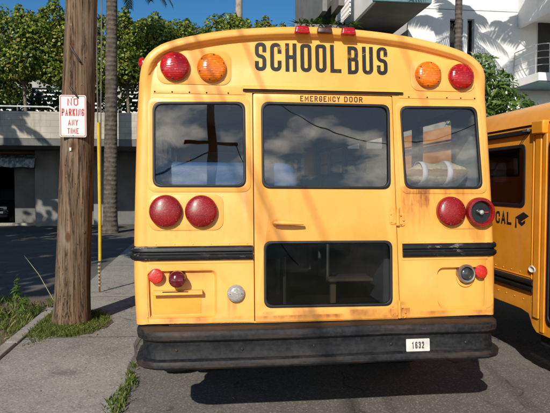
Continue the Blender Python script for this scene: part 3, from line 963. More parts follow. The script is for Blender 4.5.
bp('cabin_floor', box(-1.165 + BX, 1.165 + BX, 0.03, LEN, 0.70, 0.765), M['floor_rubber'])
bp('chassis', J(box(-0.45, -0.36, 0.1, LEN + 0.9, 0.50, 0.68), box(0.34, 0.43, 0.1, LEN + 0.9, 0.50, 0.68), box(-1.12, 1.10, 0.30, 0.40, 0.58, 0.70),
                box(-1.12, 1.10, 1.0, 3.6, 0.55, 0.70), box(-0.9, 0.9, 1.32, 1.44, 0.36, 0.46)), M['black'])
# front end: cowl, windscreen, bonnet
frn = [(x, z) for x, z in outl]
bp('cowl', rear(panel(frn, [rrect(-0.98, -0.06, 1.42, 2.14, 0.06), rrect(0.03, 0.95, 1.42, 2.14, 0.06)], 0.05), LEN), M['yellow'])
for a, b in ((-0.98, -0.06), (0.03, 0.95)):
    bp('windscreen', rear(panel(rrect(a, b, 1.42, 2.14, 0.06), [], 0.005), LEN + 0.02), M['glass_side'])
def bonnet():
    V = []; F = []
    prof = [(-0.95, 0.55), (-0.95, 1.0), (-0.86, 1.2), (-0.5, 1.30), (0.5, 1.30), (0.86, 1.2), (0.95, 1.0), (0.95, 0.55)]
    for y, k, dz in ((LEN + 0.05, 1.0, 0.0), (LEN + 0.5, 0.96, -0.03), (LEN + 1.0, 0.88, -0.10), (LEN + 1.15, 0.82, -0.2)):
        for x, z in prof:
            V.append((x * k + BX, y, 0.5 + (z - 0.5) * (1 + dz) if z > 0.6 else z))
    n = len(prof)
    for i in range(3):
        for j in range(n - 1):
            F.append((i * n + j, i * n + j + 1, (i + 1) * n + j + 1, (i + 1) * n + j))
    F.append(tuple(range(3 * n, 4 * n)))
    return V, F
bp('bonnet', bonnet(), M['yellow'], smooth=True, angle=30)
for x in (-0.62, 0.60):
    bp('headlight', lathe([(0.10, 0), (0.10, -0.02), (0.06, -0.03), (0.01, -0.034)], (x, LEN + 1.15, 0.90), 20), M['clear_lens'], smooth=True)
bp('grille', J(*[box(-0.4, 0.38, LEN + 1.148, LEN + 1.162, 0.72 + k * 0.05, 0.745 + k * 0.05) for k in range(7)]), M['black'])
bp('front_bumper', box(-1.05, 1.03, LEN + 1.17, LEN + 1.27, 0.45, 0.66), M['bumper'], bevel=0.02)
def wheel(x, y, parent, r=0.38, w=0.22, f=bp):
    s = 1 if x > 0 else -1
    prof = [(r * 0.56, -w / 2), (r * 0.9, -w / 2), (r * 0.98, -w * 0.40), (r, -w * 0.2), (r, w * 0.2), (r * 0.98, w * 0.40), (r * 0.9, w / 2), (r * 0.56, w / 2)]
    ty = me('wheel', lathe(prof, (x, y, r), 36, 'x'), M['tyre'], parent, smooth=True, angle=40)
    me('rim', lathe([(r * 0.57, -w * 0.45), (r * 0.5, -w * 0.2), (r * 0.3, w * 0.1), (r * 0.12, w * 0.12), (r * 0.1, w * 0.3)], (x, y, r), 24, 'x'), M['steel'], ty, smooth=True)
for x in (-1.02, 0.99):
    wheel(x, 1.38, bus); wheel(x, LEN + 0.55, bus)
for x in (-0.76, 0.73):
    wheel(x, 1.38, bus)

# seats: rounded high backs in blue vinyl
def seat(x0, x1, y, top, mat, sub=True):
    P = rquad([(x1, top), (x0, top), (x0, 1.12), (x1, 1.12)], 0.13, 7)
    b = me('seat_back', rear(panel(P, [], 0.13, 0.035), y), mat, bus, smooth=True, angle=70)
    me('seat_cushion', box(x0, x1, y + 0.12, y + 0.52, 1.08, 1.20), mat, bus, bevel=0.04)
    for xx in (x0 + 0.08, x1 - 0.08):
        for yy in (y + 0.1, y + 0.45):
            me('seat_leg', tube([(xx, yy, 0.76), (xx, yy, 1.10)], 0.016, 8), M['steel'], bus, smooth=True)
seat(-1.12, -0.13, 0.28, 1.77, M['seat'])
for k, y in enumerate((1.15, 1.95, 2.75, 3.55, 4.35)):
    seat(-1.12, -0.22, y, 1.70, M['seat'] if k % 2 else M['seat_dark'])
    seat(0.22, 1.10, y, 1.72, M['seat_dark'])
# locker under the right rear window
me('locker', box(0.46, 1.13, 0.18, 0.62, 0.77, 1.600), M['grey_box'], bus, bevel=0.02)
me('floor_board', J(box(0.10, 0.42, 0.30, 0.42, 0.93, 0.95), box(0.12, 0.16, 0.34, 0.38, 0.768, 0.929)), simple('plywood', (0.20, 0.14, 0.085), 0.7), bus, bevel=0.003)

# the strapped bundle lying on the locker behind the right rear window
def bundle():
    V, F = [], []
    n = 24
    xs = np.linspace(0.640, 1.125, 30)
    for i, x in enumerate(xs):
        t = i / 29
        e = max(0.03, (1 - abs(2 * t - 1) ** 2.4)) ** 0.75
        hz = 0.080 * e * (1 + 0.05 * sin(11 * t))
        hy = 0.105 * e
        for k in range(n):
            a = 2 * pi * k / n
            V.append((x, 0.31 + hy * cos(a), 1.692 + 0.02 * t + hz * sin(a) + 0.006 * sin(17 * t + 2 * a)))
    for i in range(len(xs) - 1):
        for k in range(n):
            a, b = i * n + k, i * n + (k + 1) % n
            F.append((a, b, b + n, a + n))
    F.append(tuple(range(n))); F.append(tuple(range(len(V) - n, len(V))))
    return V, F
def bundle_mat():
    t = NT('canvas_and_mesh')
    co = t.coord()
    x, y, z = t.xyz(co)
    n = t.noise(co, 26, 5)
    wv = t.noise(t.mapped(co, (60, 60, 200)), 1.0, 3)
    mesh_c = t.mix(t.step(wv, 0.2, 0.6), (0.13, 0.075, 0.04), (0.22, 0.14, 0.075))
    canvas = t.mix(t.step(n, 0.35, 0.65), (0.34, 0.26, 0.15), (0.46, 0.38, 0.25))
    zz = t.math('ADD', z, t.math('MULTIPLY', n, 0.03))
    m = t.math('MULTIPLY', t.step(zz, 0.085, 0.095), t.step(zz, 0.150, 0.140))
    b = t.mix(m, canvas, mesh_c)
    return t.done(t.bsdf(b, 0.9, 0, t.bump(n, 0.6, 0.012), 0.2))
bd = thing('bundle', 'long tapering canvas bundle with two white straps behind the right rear window', 'bundle', (0.82, 0.31, 1.60))
me('roll', bundle(), bundle_mat(), bd, smooth=True, angle=60)
for x, k_ in ((0.765, 0.93), (0.945, 1.0)):
    ring_ = []
    for a in np.linspace(0, 2 * pi, 29):
        ring_.append((0.31 + 0.112 * k_ * cos(a), 1.702 + 0.089 * k_ * sin(a)))
    V, F = [], []
    for k, (y, z) in enumerate(ring_):
        V += [(x - 0.020, y, z), (x + 0.020, y, z)]
        if k: F.append((2 * k - 2, 2 * k, 2 * k + 1, 2 * k - 1))
    so = me('strap', (V, F), simple('white_webbing', (0.50, 0.47, 0.49), 0.7), bd, smooth=True, angle=70)
    sm_ = so.modifiers.new('solid', 'SOLIDIFY'); sm_.thickness = 0.004

# ------------------------------------------------------------------ the second bus alongside
X2 = 1.95
bus2 = thing('school_bus', 'deeper yellow school bus parked alongside at the right edge, lettered CAL', 'bus', (X2 + 1.05, 1.4, 0))
h2 = [(1.05, 0.40), (1.05, 1.2), (1.05, 2.04), (1.035, 2.12), (0.99, 2.21), (0.90, 2.285), (0.75, 2.345), (0.45, 2.40), (0.0, 2.42)]
CX2 = X2 + 1.05
out2 = smooth_pts([(-x + CX2, z) for x, z in h2] + [(x + CX2, z) for x, z in h2[-2::-1]], 81)
Y0, Y1 = -1.55, 4.6
S2 = [(-4.55, 0.55), (-0.98, 0.55), (-0.86, 0.53), (-0.80, 0.44), (-0.74, 0.40), (1.25, 0.40), (1.25, 0.60), (1.5, 0.62), (1.5, 2.10), (-4.55, 2.10)]
DR2 = rrect(-0.600, 0.40, 0.50, 1.97, 0.06)
WN2 = [rrect(-1.86, -0.955, 1.435, 1.955, 0.055)]
FW2 = rrect(0.55, 1.25, 1.30, 1.95, 0.05)
me('side_wall', side(panel(S2, [DR2, FW2] + WN2, 0.03, 0.002), X2), M['yellow_b'], bus2)
w_pts = [(x, z) for x, z in out2 if z > 2.06]
V, F = [], []
for y, k in ((Y0, 0.0), (Y0 + 0.04, 0.0), (Y1, 0.0)):
    V += [(x, y, z) for x, z in w_pts]
n = len(w_pts)
F = [(r * n + i, r * n + i + 1, (r + 1) * n + i + 1, (r + 1) * n + i) for r in range(2) for i in range(n - 1)]
me('roof', (V, F), M['yellow_b'], bus2, smooth=True)
me('roof_lining', ([(x + (0.05 if x < CX2 else -0.05), y, z - 0.05) for x, y, z in V], F), M['yellow_in'], bus2, smooth=True)
for P, nm in [(p, 'side_window') for p in WN2] + [(DR2, 'service_door_glass'), (FW2, 'side_window')]:
    g = me(nm, side(panel(P, [], 0.005), X2 + 0.012), M['glass_dark'], bus2)
    me('seal', side(panel(grow(P, 0.012), [grow(P, -0.02)], 0.016, 0.004), X2 - 0.008), M['rubber'], g, smooth=True, angle=60)
# far side, ends and floor
me('far_side', box(X2 + 2.06, X2 + 2.10, Y0, Y1, 0.45, 2.08), M['yellow_b'], bus2)
me('cabin_floor', box(X2 + 0.04, X2 + 2.06, Y0 + 0.02, Y1 - 0.02, 0.62, 0.70), M['black'], bus2)
me('rear_wall', rear(panel([(p[0], p[1]) for p in out2], [rrect(CX2 - 0.8, CX2 - 0.35, 1.45, 1.95, 0.05), rrect(CX2 - 0.27, CX2 + 0.27, 1.45, 1.95, 0.05), rrect(CX2 + 0.35, CX2 + 0.8, 1.45, 1.95, 0.05)], 0.05), Y1 - 0.05), M['yellow_b'], bus2)
for a, b in ((-0.8, -0.35), (-0.27, 0.27), (0.35, 0.8)):
    me('rear_window', rear(panel(rrect(CX2 + a, CX2 + b, 1.45, 1.95, 0.05), [], 0.005), Y1 - 0.03), M['glass_dark'], bus2)
me('front_wall', rear(panel([(p[0], p[1]) for p in out2], [rrect(CX2 - 0.9, CX2 + 0.9, 1.28, 1.98, 0.1)], 0.05), Y0), M['yellow_b'], bus2)
me('windscreen', rear(panel(rrect(CX2 - 0.9, CX2 + 0.9, 1.28, 1.98, 0.1), [], 0.005), Y0 + 0.02), M['glass_dark'], bus2)
def nose():
    V = []; F = []
    prof = [(-0.98, 0.50), (-0.98, 0.95), (-0.88, 1.08), (0.88, 1.08), (0.98, 0.95), (0.98, 0.50)]
    for y, k, dz in ((Y0, 1.0, 0.06), (Y0 - 0.5, 0.98, 0.0), (Y0 - 0.85, 0.94, -0.07)):
        V += [(CX2 + x * k, y, z + (dz if z > 0.6 else 0)) for x, z in prof]
    for r in range(2):
        for i in range(5):
            F.append((r * 6 + i, r * 6 + i + 1, (r + 1) * 6 + i + 1, (r + 1) * 6 + i))
    F.append(tuple(range(12, 18)))
    return V, F
me('bonnet', nose(), M['yellow_b'], bus2, smooth=True, angle=30)
me('grille', J(*[box(CX2 - 0.5, CX2 + 0.5, Y0 - 0.865, Y0 - 0.848, 0.60 + k * 0.06, 0.63 + k * 0.06) for k in range(5)]), M['chrome'], bus2)
for dx in (-0.72, 0.72):
    me('headlight', rear(panel(rrect(CX2 + dx - 0.12, CX2 + dx + 0.12, 0.62, 0.80, 0.03), [], 0.02, 0.005), Y0 - 0.868), M['clear_lens'], bus2, smooth=True)
me('front_bumper', box(CX2 - 1.0, CX2 + 1.0, Y0 - 1.0, Y0 - 0.87, 0.40, 0.56), M['bumper'], bus2, bevel=0.02)
me('rear_bumper', box(CX2 - 1.02, CX2 + 1.02, Y1 + 0.01, Y1 + 0.12, 0.42, 0.66), M['bumper'], bus2, bevel=0.02)
# gutter, strut, rail, pillars, handle, lettering
me('gutter', J(box(X2 - 0.030, X2 + 0.01, 0.895, Y1 - 0.1, 2.045, 2.085)), M['rubber'], bus2, bevel=0.006)
me('gutter_tip', J(box(X2 - 0.036, X2 + 0.0, 0.865, 0.95, 2.062, 2.088)), M['steel'], bus2, bevel=0.005)
me('strut', tube([(X2 - 0.022, 0.90, 2.06), (X2 - 0.02, 1.02, 1.955)], 0.004, 6), M['burnt_lens'], bus2)
me('pillar_cap', box(X2 - 0.045, X2 + 0.02, 0.635, 0.80, 2.03, 2.14), M['yellow_b'], bus2, bevel=0.012)
me('door_pillar', J(box(X2 - 0.016, X2 + 0.0, 0.700, 0.780, 0.52, 2.03)), M['yellow_b'], bus2, bevel=0.005)
me('door_pillar', J(box(X2 - 0.012, X2 + 0.0, 0.628, 0.680, 0.42, 2.03)), M['yellow_b'], bus2, bevel=0.004)
me('panel_trim', J(box(X2 - 0.010, X2 + 0.0, 0.812, 0.822, 0.83, 2.03), box(X2 - 0.006, X2, 0.822, Y1 - 0.1, 0.835, 0.846)), M['yellow_b'], bus2, bevel=0.003)
rp2 = [(0, 0.822), (0.022, 0.818), (0.030, 0.806), (0.030, 0.787), (0.014, 0.775), (0.014, 0.765), (0.030, 0.754), (0.030, 0.732), (0.022, 0.722), (0, 0.716)]
me('rub_rail', sweep([(X2, Y1 - 0.05), (X2, 0.775)], rp2), M['rubber'], bus2, smooth=True, angle=50)
hv, hf = lathe([(0.060, 0), (0.058, 0.014), (0.044, 0.022), (0.030, 0.012), (0.01, 0.010)], (X2, 0.795, 0.915), 20, 'x')
me('handle', ([(v[0], v[1], 0.915 + (v[2] - 0.915) * 0.55) for v in hv], hf), M['white_plate'], bus2, smooth=True)
me('lettering', side(text('CAL', -1.435, -1.155, 1.262, 1.374, 0.19, 0.30), X2 - 0.0025), M['ink'], bus2)
# mortarboard emblem
em = J(panel([(-1.075, 1.335), (-0.985, 1.375), (-0.925, 1.350), (-1.010, 1.308)], [], 0.002), panel([(-1.045, 1.318), (-1.000, 1.302), (-0.965, 1.322), (-0.965, 1.300), (-1.000, 1.278), (-1.040, 1.296)], [], 0.002),
       panel([(-1.072, 1.336), (-1.066, 1.336), (-1.060, 1.262), (-1.078, 1.262)], [], 0.002))
em = ([(-0.985 + (v[0] + 1.0) * 1.4, 1.322 + (v[1] - 1.325) * 1.25, v[2]) for v in em[0]], em[1])
me('emblem', side(em, X2 - 0.0025), M['ink'], bus2)
for k in range(9):
    me('rivet', lathe([(0.007, 0), (0.006, 0.003), (0.002, 0.005)], (X2 - 0.001, 0.86 + k * 0.14, 0.868), 8, 'x'), M['yellow_b'], bus2, smooth=True)
for k in range(7):
    me('rivet', lathe([(0.007, 0), (0.006, 0.003), (0.002, 0.005)], (X2 - 0.001, 0.80 + k * 0.14, 0.640), 8, 'x'), M['yellow_b'], bus2, smooth=True)
me('mud_flap', box(X2 + 0.05, X2 + 0.08, 0.58, 0.75, 0.30, 0.46), M['black'], bus2)
for x in (X2 + 0.14, X2 + 1.96):
    wheel(x, 3.3, bus2, 0.36, 0.22); wheel(x, -1.75, bus2, 0.36, 0.2)
for y in (1.6, 2.5, 3.4):
    me('seat_back', rear(panel(rquad([(CX2 + 0.9, 1.65), (CX2 + 0.2, 1.65), (CX2 + 0.2, 0.8), (CX2 + 0.9, 0.8)], 0.1), [], 0.12, 0.03), y), M['seat_dark'], bus2, smooth=True)
    me('seat_back', rear(panel(rquad([(CX2 - 0.2, 1.65), (CX2 - 0.9, 1.65), (CX2 - 0.9, 0.8), (CX2 - 0.2, 0.8)], 0.1), [], 0.12, 0.03), y), M['seat_dark'], bus2, smooth=True)

# ------------------------------------------------------------------ timber pole, sign, guy wires
def wood():
    t = NT('weathered_pole_timber')
    co = t.coord()
    x, y, z = t.xyz(co)
    g1 = t.noise(t.mapped(co, (26, 26, 0.9)), 1.0, 6, 0.65, 0.4)
    g2 = t.noise(t.mapped(co, (60, 60, 0.55)), 1.0, 5, 0.65, 0.2)
    blot = t.noise(t.mapped(co, (3.5, 3.5, 1.3)), 1.0, 5)
    base = t.ramp(g1, [(0.28, (0.050, 0.032, 0.020)), (0.44, (0.13, 0.086, 0.053)), (0.58, (0.20, 0.138, 0.090)), (0.74, (0.30, 0.225, 0.16))])
    base = t.mix(t.math('MULTIPLY', t.step(blot, 0.5, 0.72), 0.6), base, (0.17, 0.085, 0.040))
    base = t.mix(t.math('MULTIPLY', t.step(blot, 0.45, 0.28), 0.6), base, (0.25, 0.215, 0.175))
    g3 = t.noise(t.mapped(co, (14, 14, 0.45), (3, 1, 2)), 1.0, 5, 0.7, 0.3)
    ck = t.math('MAXIMUM', t.step(g2, 0.36, 0.30), t.math('MULTIPLY', t.step(t.math('ABSOLUTE', t.math('SUBTRACT', g3, 0.5)), 0.022, 0.006), t.step(blot, 0.35, 0.5)))
    base = t.mix(t.math('MULTIPLY', ck, 0.85), base, (0.028, 0.018, 0.012))
    kn = t.voro(t.mapped(co, (3.2, 3.2, 1.7), (0.3, 0.2, 0.55)), 1.0)
    base = t.mix(t.step(kn, 0.15, 0.06), base, (0.10, 0.05, 0.025))
    h = t.math('SUBTRACT', t.math('ADD', t.math('MULTIPLY', g1, 0.7), t.math('MULTIPLY', g2, 0.5)), t.math('MULTIPLY', ck, 0.5))
    return t.done(t.bsdf(base, 0.9, 0, t.bump(h, 1.0, 0.02), 0.2))
M['wood'] = wood()
def pole_mesh(cx, cy, h, r0, r1, lean=(0, 0), n=40, m=60):
    V, F = [], []
    ph = [random.uniform(0, 6.28) for _ in range(6)]
    for i in range(m + 1):
        z = -0.3 + (h + 0.3) * i / m
        t = max(0, z) / h
        r = r0 + (r1 - r0) * t + 0.03 * exp(-max(0, z) * 5)
        for k in range(n):
            a = 2 * pi * k / n
            rr = r * (1 + 0.012 * sin(3 * a + ph[0] + z * 0.4) + 0.010 * sin(7 * a + ph[1] + z) + 0.007 * sin(13 * a + ph[2] - z * 0.7) + 0.010 * sin(z * 3.1 + ph[3]) * sin(a + ph[4]))
            V.append((cx + lean[0] * z + rr * cos(a), cy + lean[1] * z + rr * sin(a), z))
    for i in range(m):
        for k in range(n):
            a, b = i * n + k, i * n + (k + 1) % n
            F.append((a, b, b + n, a + n))
    F.append(tuple(range(m * n, (m + 1) * n)))
    return V, F
PX, PY = -2.275, 3.15
pole = thing('utility_pole', 'thick weathered timber utility pole rising from the grass patch beside the bus', 'utility pole', (PX, PY, 0))
me('shaft', pole_mesh(PX, PY, 9.6, 0.195, 0.13, (0.040, 0.0)), M['wood'], pole, smooth=True, angle=60)
def knot(x, z, r):
    rad = 0.195 + (0.13 - 0.195) * z / 9.6
    xx = PX + 0.040 * z
    y = PY - sqrt(max(0.0001, rad ** 2 - (x - xx) ** 2))
    d = Vector((x - xx, y - PY, 0)).normalized()
    V, F = [], []
    s = Vector((-d.y, d.x, 0)); u = Vector((0, 0, 1))
    c = Vector((x, y, z)) - d * 0.014
    prof = [(1.0, 0.004), (0.95, 0.010), (0.7, 0.017), (0.45, 0.018), (0.2, 0.017), (0.03, 0.0165)]
    n = 14
    for q, o in prof:
        for k in range(n):
            a = 2 * pi * k / n
            V.append(c + (s * cos(a) + u * sin(a) * 1.35) * r * q + d * o)
    for i in range(len(prof) - 1):
        for k in range(n):
            a, b = i * n + k, i * n + (k + 1) % n
            F.append((a, b, b + n, a + n))
    F.append(tuple(range(len(V) - n, len(V))))
    return V, F
kn_m = simple('knot_wood', (0.16, 0.085, 0.042), 0.8, var=0.5, scale=40)
for x, z, r in ((-2.31, 0.34, 0.026), (-2.12, 0.42, 0.024), (-2.10, 1.08, 0.020), (-2.215, 3.36, 0.026), (-2.28, 1.70, 0.016)):
    me('knot', knot(x, z, r), kn_m, pole, smooth=True, angle=60)
def hook(x, z, dx, dz):
    y = PY - 0.185
    pts = [(x, y + 0.03, z), (x, y - 0.015, z), (x + dx * 0.25, y - 0.028, z - dz * 0.30), (x + dx * 0.6, y - 0.030, z - dz * 0.62), (x + dx * 0.9, y - 0.016, z - dz * 0.95), (x + dx, y + 0.02, z - dz)]
    return tube(pts, [0.007, 0.010, 0.012, 0.012, 0.011, 0.008], 8)
hk = simple('dark_iron', (0.055, 0.045, 0.038), 0.55, 0.4)
me('iron_strap', hook(-2.215, 3.13, 0.11, 0.17), hk, pole, smooth=True)
me('iron_strap', hook(-2.225, 2.69, 0.10, 0.13), hk, pole, smooth=True)
me('crossarm', box(PX - 0.85, PX + 1.55, PY - 0.19, PY - 0.09, 9.05, 9.17), M['wood'], pole, bevel=0.008)
for x in (-1.05, -0.5, 0.55, 1.1):
    me('insulator', lathe([(0.05, 0), (0.05, 0.03), (0.03, 0.05), (0.045, 0.08), (0.02, 0.12)], (PX + 0.35 + x, PY - 0.14, 9.17), 14, 'z'), simple('brown_porcelain', (0.09, 0.03, 0.015), 0.2), pole, smooth=True)
for k in range(9):
    z = (0.62, 0.95, 1.22, 1.41, 1.62, 1.83, 2.72, 2.86, 3.02)[k]; xo_ = (-0.08, 0.07, -0.04, 0.10, 0.03, -0.09, 0.06, -0.06, 0.09)[k]
    xx = PX + 0.040 * z + xo_; rr = 0.195 - 0.065 * z / 9.6
    yy = PY - sqrt(rr * rr - xo_ * xo_)
    me('nail', lathe([(0.0055, -0.02), (0.0055, 0.006), (0.003, 0.009)], (xx, yy, z), 8), M['steel'] if k % 3 == 0 else M['burnt_lens'], pole, smooth=True)
me('staple', J(box(-2.235, -2.215, PY - 0.20, PY - 0.16, 1.985, 2.02)), M['white_plate'], pole)

sign = thing('parking_sign', 'white metal sign on the timber pole reading NO PARKING ANY TIME in red', 'sign', (-2.195, 2.955, 2.13))
SY = 2.948
sx0, sx1, sz0, sz1 = -2.335, -2.05, 2.135, 2.595
me('plate', rear(panel(rrect(sx0, sx1, sz0, sz1, 0.022), [], 0.003), SY), M['sign_white'], sign)
me('border', rear(panel(rrect(sx0 + 0.008, sx1 - 0.008, sz0 + 0.008, sz1 - 0.008, 0.018), [rrect(sx0 + 0.015, sx1 - 0.015, sz0 + 0.015, sz1 - 0.015, 0.014)], 0.001), SY - 0.0014), M['red_ink'], sign)
for s, a, b, z0, z1 in (('NO', 0.085, 0.200, 0.345, 0.425), ('PARKING', 0.024, 0.262, 0.232, 0.312), ('ANY', 0.090, 0.196, 0.128, 0.192), ('TIME', 0.082, 0.204, 0.038, 0.098)):
    me('lettering', rear(text(s, sx0 + a, sx0 + b, sz0 + z0, sz0 + z1, 0.14, 0.36), SY - 0.0014), M['red_ink'], sign)
for zz in (sz1 - 0.024, sz0 + 0.016):
    me('bolt', lathe([(0.007, 0), (0.007, 0.004), (0.003, 0.006)], ((sx0 + sx1) / 2, SY - 0.0002, zz), 10), M['steel'], sign)

GA = Vector((-2.29, 5.10, 0))
guy = thing('guy_wire', 'pair of guy wires in a yellow guard tube anchored in the pavement behind the pole', 'guy wire', tuple(GA))
g_top = Vector((-2.0, 3.30, 8.9))
gd = (g_top - GA)
def gp(z, dx=0.0, dy=0.0):
    t = z / g_top.z
    return (GA.x + gd.x * t + dx, GA.y + gd.y * t + dy, z)
wire_m = simple('galvanised_wire', (0.20, 0.20, 0.19), 0.5, 0.6)
me('wire', tube([gp(0.35), gp(2.0), gp(5.0, 0.0), gp(8.6, 0.0)], 0.009, 6), wire_m, guy, smooth=True)
me('wire', tube([gp(0.35, 0.02), gp(2.0, 0.035), gp(4.1, 0.07), gp(8.0, 0.12)], 0.009, 6), wire_m, guy, smooth=True)
me('guard_tube', tube([gp(0.50, 0.01), gp(1.2, 0.016), gp(2.0, 0.014), gp(2.47, 0.012)], 0.024, 12), simple('yellow_plastic', (0.62, 0.44, 0.035), 0.45, var=0.12), guy, smooth=True)
me('anchor_rod', tube([gp(-0.05), gp(0.25), gp(0.36)], 0.012, 8), simple('rusty_rod', (0.16, 0.09, 0.05), 0.7, 0.4), guy, smooth=True)
lk = []
for k in range(7):
    z = 0.10 + k * 0.055
    lk.append(lathe([(0.010, 0), (0.024, 0.008), (0.026, 0.024), (0.012, 0.036)], gp(z), 10, 'z'))
me('preformed_grip', J(*lk), simple('weathered_grip', (0.34, 0.27, 0.16), 0.7), guy, smooth=True)

# pole behind the photographer, mirrored in the rear windows; its lines cross over the bus
p2 = thing('utility_pole', 'tall timber utility pole with one crossarm standing across the lot behind the photographer', 'utility pole', (-0.45, -15, 0))
M['creosote'] = simple('creosoted_timber', (0.030, 0.026, 0.023), 0.8, var=0.3)
me('shaft', pole_mesh(-0.45, -15, 9.2, 0.19, 0.13, n=20, m=12), M['creosote'], p2, smooth=True)
me('crossarm', box(-1.30, 0.40, -15.22, -15.12, 6.18, 6.28), M['creosote'], p2, bevel=0.01)
me('crossarm', box(-1.55, 0.65, -15.22, -15.10, 8.70, 8.84), M['creosote'], p2, bevel=0.01)
def cable(a, b, sag, r):
    P = []
    for t in np.linspace(0, 1, 15):
        P.append((a[0] + (b[0] - a[0]) * t, a[1] + (b[1] - a[1]) * t, a[2] + (b[2] - a[2]) * t - sag * 4 * t * (1 - t)))
    return tube(P, r, 6)
cab = simple('black_cable', (0.02, 0.02, 0.02), 0.6)
for lab, a, b, sg, r in (('slack service cable looping off the left end of the crossarm behind the photographer', (-1.4, -15.16, 8.84), (-7.5, -10.5, 6.2), 1.2, 0.025),
                         ('slack service cable looping off the right end of the crossarm behind the photographer', (0.5, -15.16, 8.84), (7.5, -11.0, 6.0), 1.6, 0.014),
                         ('thick telephone cable leaving the pole behind the photographer below its lower arm', (-0.45, -14.8, 5.9), (-6.5, -11.5, 4.6), 0.8, 0.03),
                         ('thin drop wire hanging steeply from the lower arm behind the photographer', (0.30, -15.16, 6.29), (1.9, -12.0, 1.9), 0.5, 0.018)):
    tag(me('service_cable', cable(a, b, sg, r), cab, loc=a, smooth=True), lab, 'cable')
def shadow_line(u, z, k=0.45):
    """an overhead line whose shade crosses the back of the bus at (u, z)"""
    s = SUN_DIR
    t = 7.0
    return Vector((u, 0, z)) - s * t
for i, (u, z, r) in enumerate(((-0.84, 2.3, 0.011), (-0.70, 2.2, 0.008), (-0.34, 1.5, 0.011), (-0.06, 1.5, 0.009), (0.62, 2.45, 0.010))):
    p = shadow_line(u, z)
    d = Vector((0.08 + 0.015 * i, 1.0, 0.035))
    a = p - d * 14; b = p + d * 7.8
    o = me('overhead_cable', cable(tuple(a), tuple(b), 0.10, r), cab, loc=tuple(a), smooth=True)
    tag(o, 'thin black overhead cable strung above the parked buses between the poles', 'cable', 'overhead cables above the parked buses')

# ------------------------------------------------------------------ left: podium building with car port
def concrete(name, c0, c1, stain, streak=0.5, block=False):
    t = NT(name)
    co = t.coord()
    n = t.noise(co, 1.3, 6, 0.62)
    f = t.noise(co, 14, 5, 0.6)
    st = t.noise(t.mapped(co, (3.2, 3.2, 0.28)), 1.0, 5, 0.6)
    b = t.mix(t.step(n, 0.35, 0.66), c0, c1)
    b = t.mix(t.math('MULTIPLY', t.step(st, 0.50, 0.78), streak), b, stain)
    b = t.mix(t.math('MULTIPLY', t.step(f, 0.5, 0.8), 0.25), b, tuple(c * 0.7 for c in c0))
    h = f
    if block:
        br = t.node('ShaderNodeTexBrick')
        xx, yy, zz = t.xyz(co)
        cb = t.node('ShaderNodeCombineXYZ')
        t.put(cb.inputs[0], xx); t.put(cb.inputs[1], zz)
        t.put(br.inputs['Vector'], cb.outputs[0])
        br.inputs['Scale'].default_value = 1.0
        br.inputs['Brick Width'].default_value = 0.62
        br.inputs['Row Height'].default_value = 0.21
        br.inputs['Mortar Size'].default_value = 0.012
        b = t.mix(t.math('MULTIPLY', br.outputs['Fac'], 0.35), b, tuple(c * 0.55 for c in c0))
    return t.done(t.bsdf(b, 0.88, 0, t.bump(h, 0.35, 0.01), 0.25))
M['band'] = concrete('weathered_block_parapet', (0.33, 0.30, 0.25), (0.43, 0.395, 0.33), (0.15, 0.13, 0.105), 0.75, True)
M['grey_wall'] = concrete('grey_painted_concrete', (0.11, 0.11, 0.108), (0.15, 0.15, 0.146), (0.09, 0.09, 0.085), 0.4)
M['grey_lite'] = concrete('pale_grey_concrete', (0.17, 0.17, 0.165), (0.21, 0.21, 0.20), (0.14, 0.135, 0.13), 0.4)
M['void'] = simple('dark_shade_plaster', (0.035, 0.034, 0.032), 0.9)  # near black: shade of car port, room and balcony put into the colour

pod = thing('podium_building', 'low concrete building with pale block parapet over a dark car port, across the side road', 'building', (-4, 18, 0))
BY = 16.9
me('parapet', box(-22, 9, BY, BY + 0.22, 3.16, 4.07), M['band'], pod, bevel=0.012)
me('deck_slab', box(-22, 9, BY + 0.01, 34, 2.92, 3.157), M['grey_wall'], pod)
WY = 20.4
me('wall', J(box(-8.05, -7.15, WY - 0.2, WY + 0.05, -0.02, 2.915), box(-6.1, 9, WY, WY + 0.25, -0.02, 2.915), box(-22, -10.4, WY, WY + 0.25, -0.02, 2.915)), M['grey_wall'], pod, bevel=0.01)
me('pier', box(-7.13, -6.05, WY - 0.75, WY + 0.20, -0.02, 2.916), M['grey_lite'], pod, bevel=0.012)
me('pier', box(-5.0, -4.55, WY - 0.45, WY - 0.01, -0.02, 2.916), M['grey_lite'], pod, bevel=0.012)
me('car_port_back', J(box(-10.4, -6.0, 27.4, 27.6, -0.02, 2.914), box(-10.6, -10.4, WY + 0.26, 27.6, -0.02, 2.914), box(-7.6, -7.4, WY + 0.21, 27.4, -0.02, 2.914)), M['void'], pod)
me('conduit', tube([(-6.25, WY - 0.79, 0.0), (-6.25, WY - 0.79, 2.9)], 0.03, 8), M['grey_lite'], pod, smooth=True)
rl_ = [tube([(-22, BY + 0.10, 4.24), (-5.9, BY + 0.10, 4.24)], 0.028, 8), tube([(-5.9, BY + 0.10, 4.24), (-5.72, BY + 0.10, 4.16)], 0.028, 8)]
me('handrail', J(*rl_), simple('pale_painted_pipe', (0.50, 0.50, 0.47), 0.5), pod, smooth=True)
for k in range(10):
    me('rail_post', tube([(-6.95 - k * 1.55, BY + 0.10, 4.07), (-6.95 - k * 1.55, BY + 0.10, 4.22)], 0.02, 8), M['steel'], pod, smooth=True)
me('step_ledge', box(-10.4, -7.2, WY - 0.45, WY - 0.21, -0.02, 0.09), M['kerb'], pod, bevel=0.01)
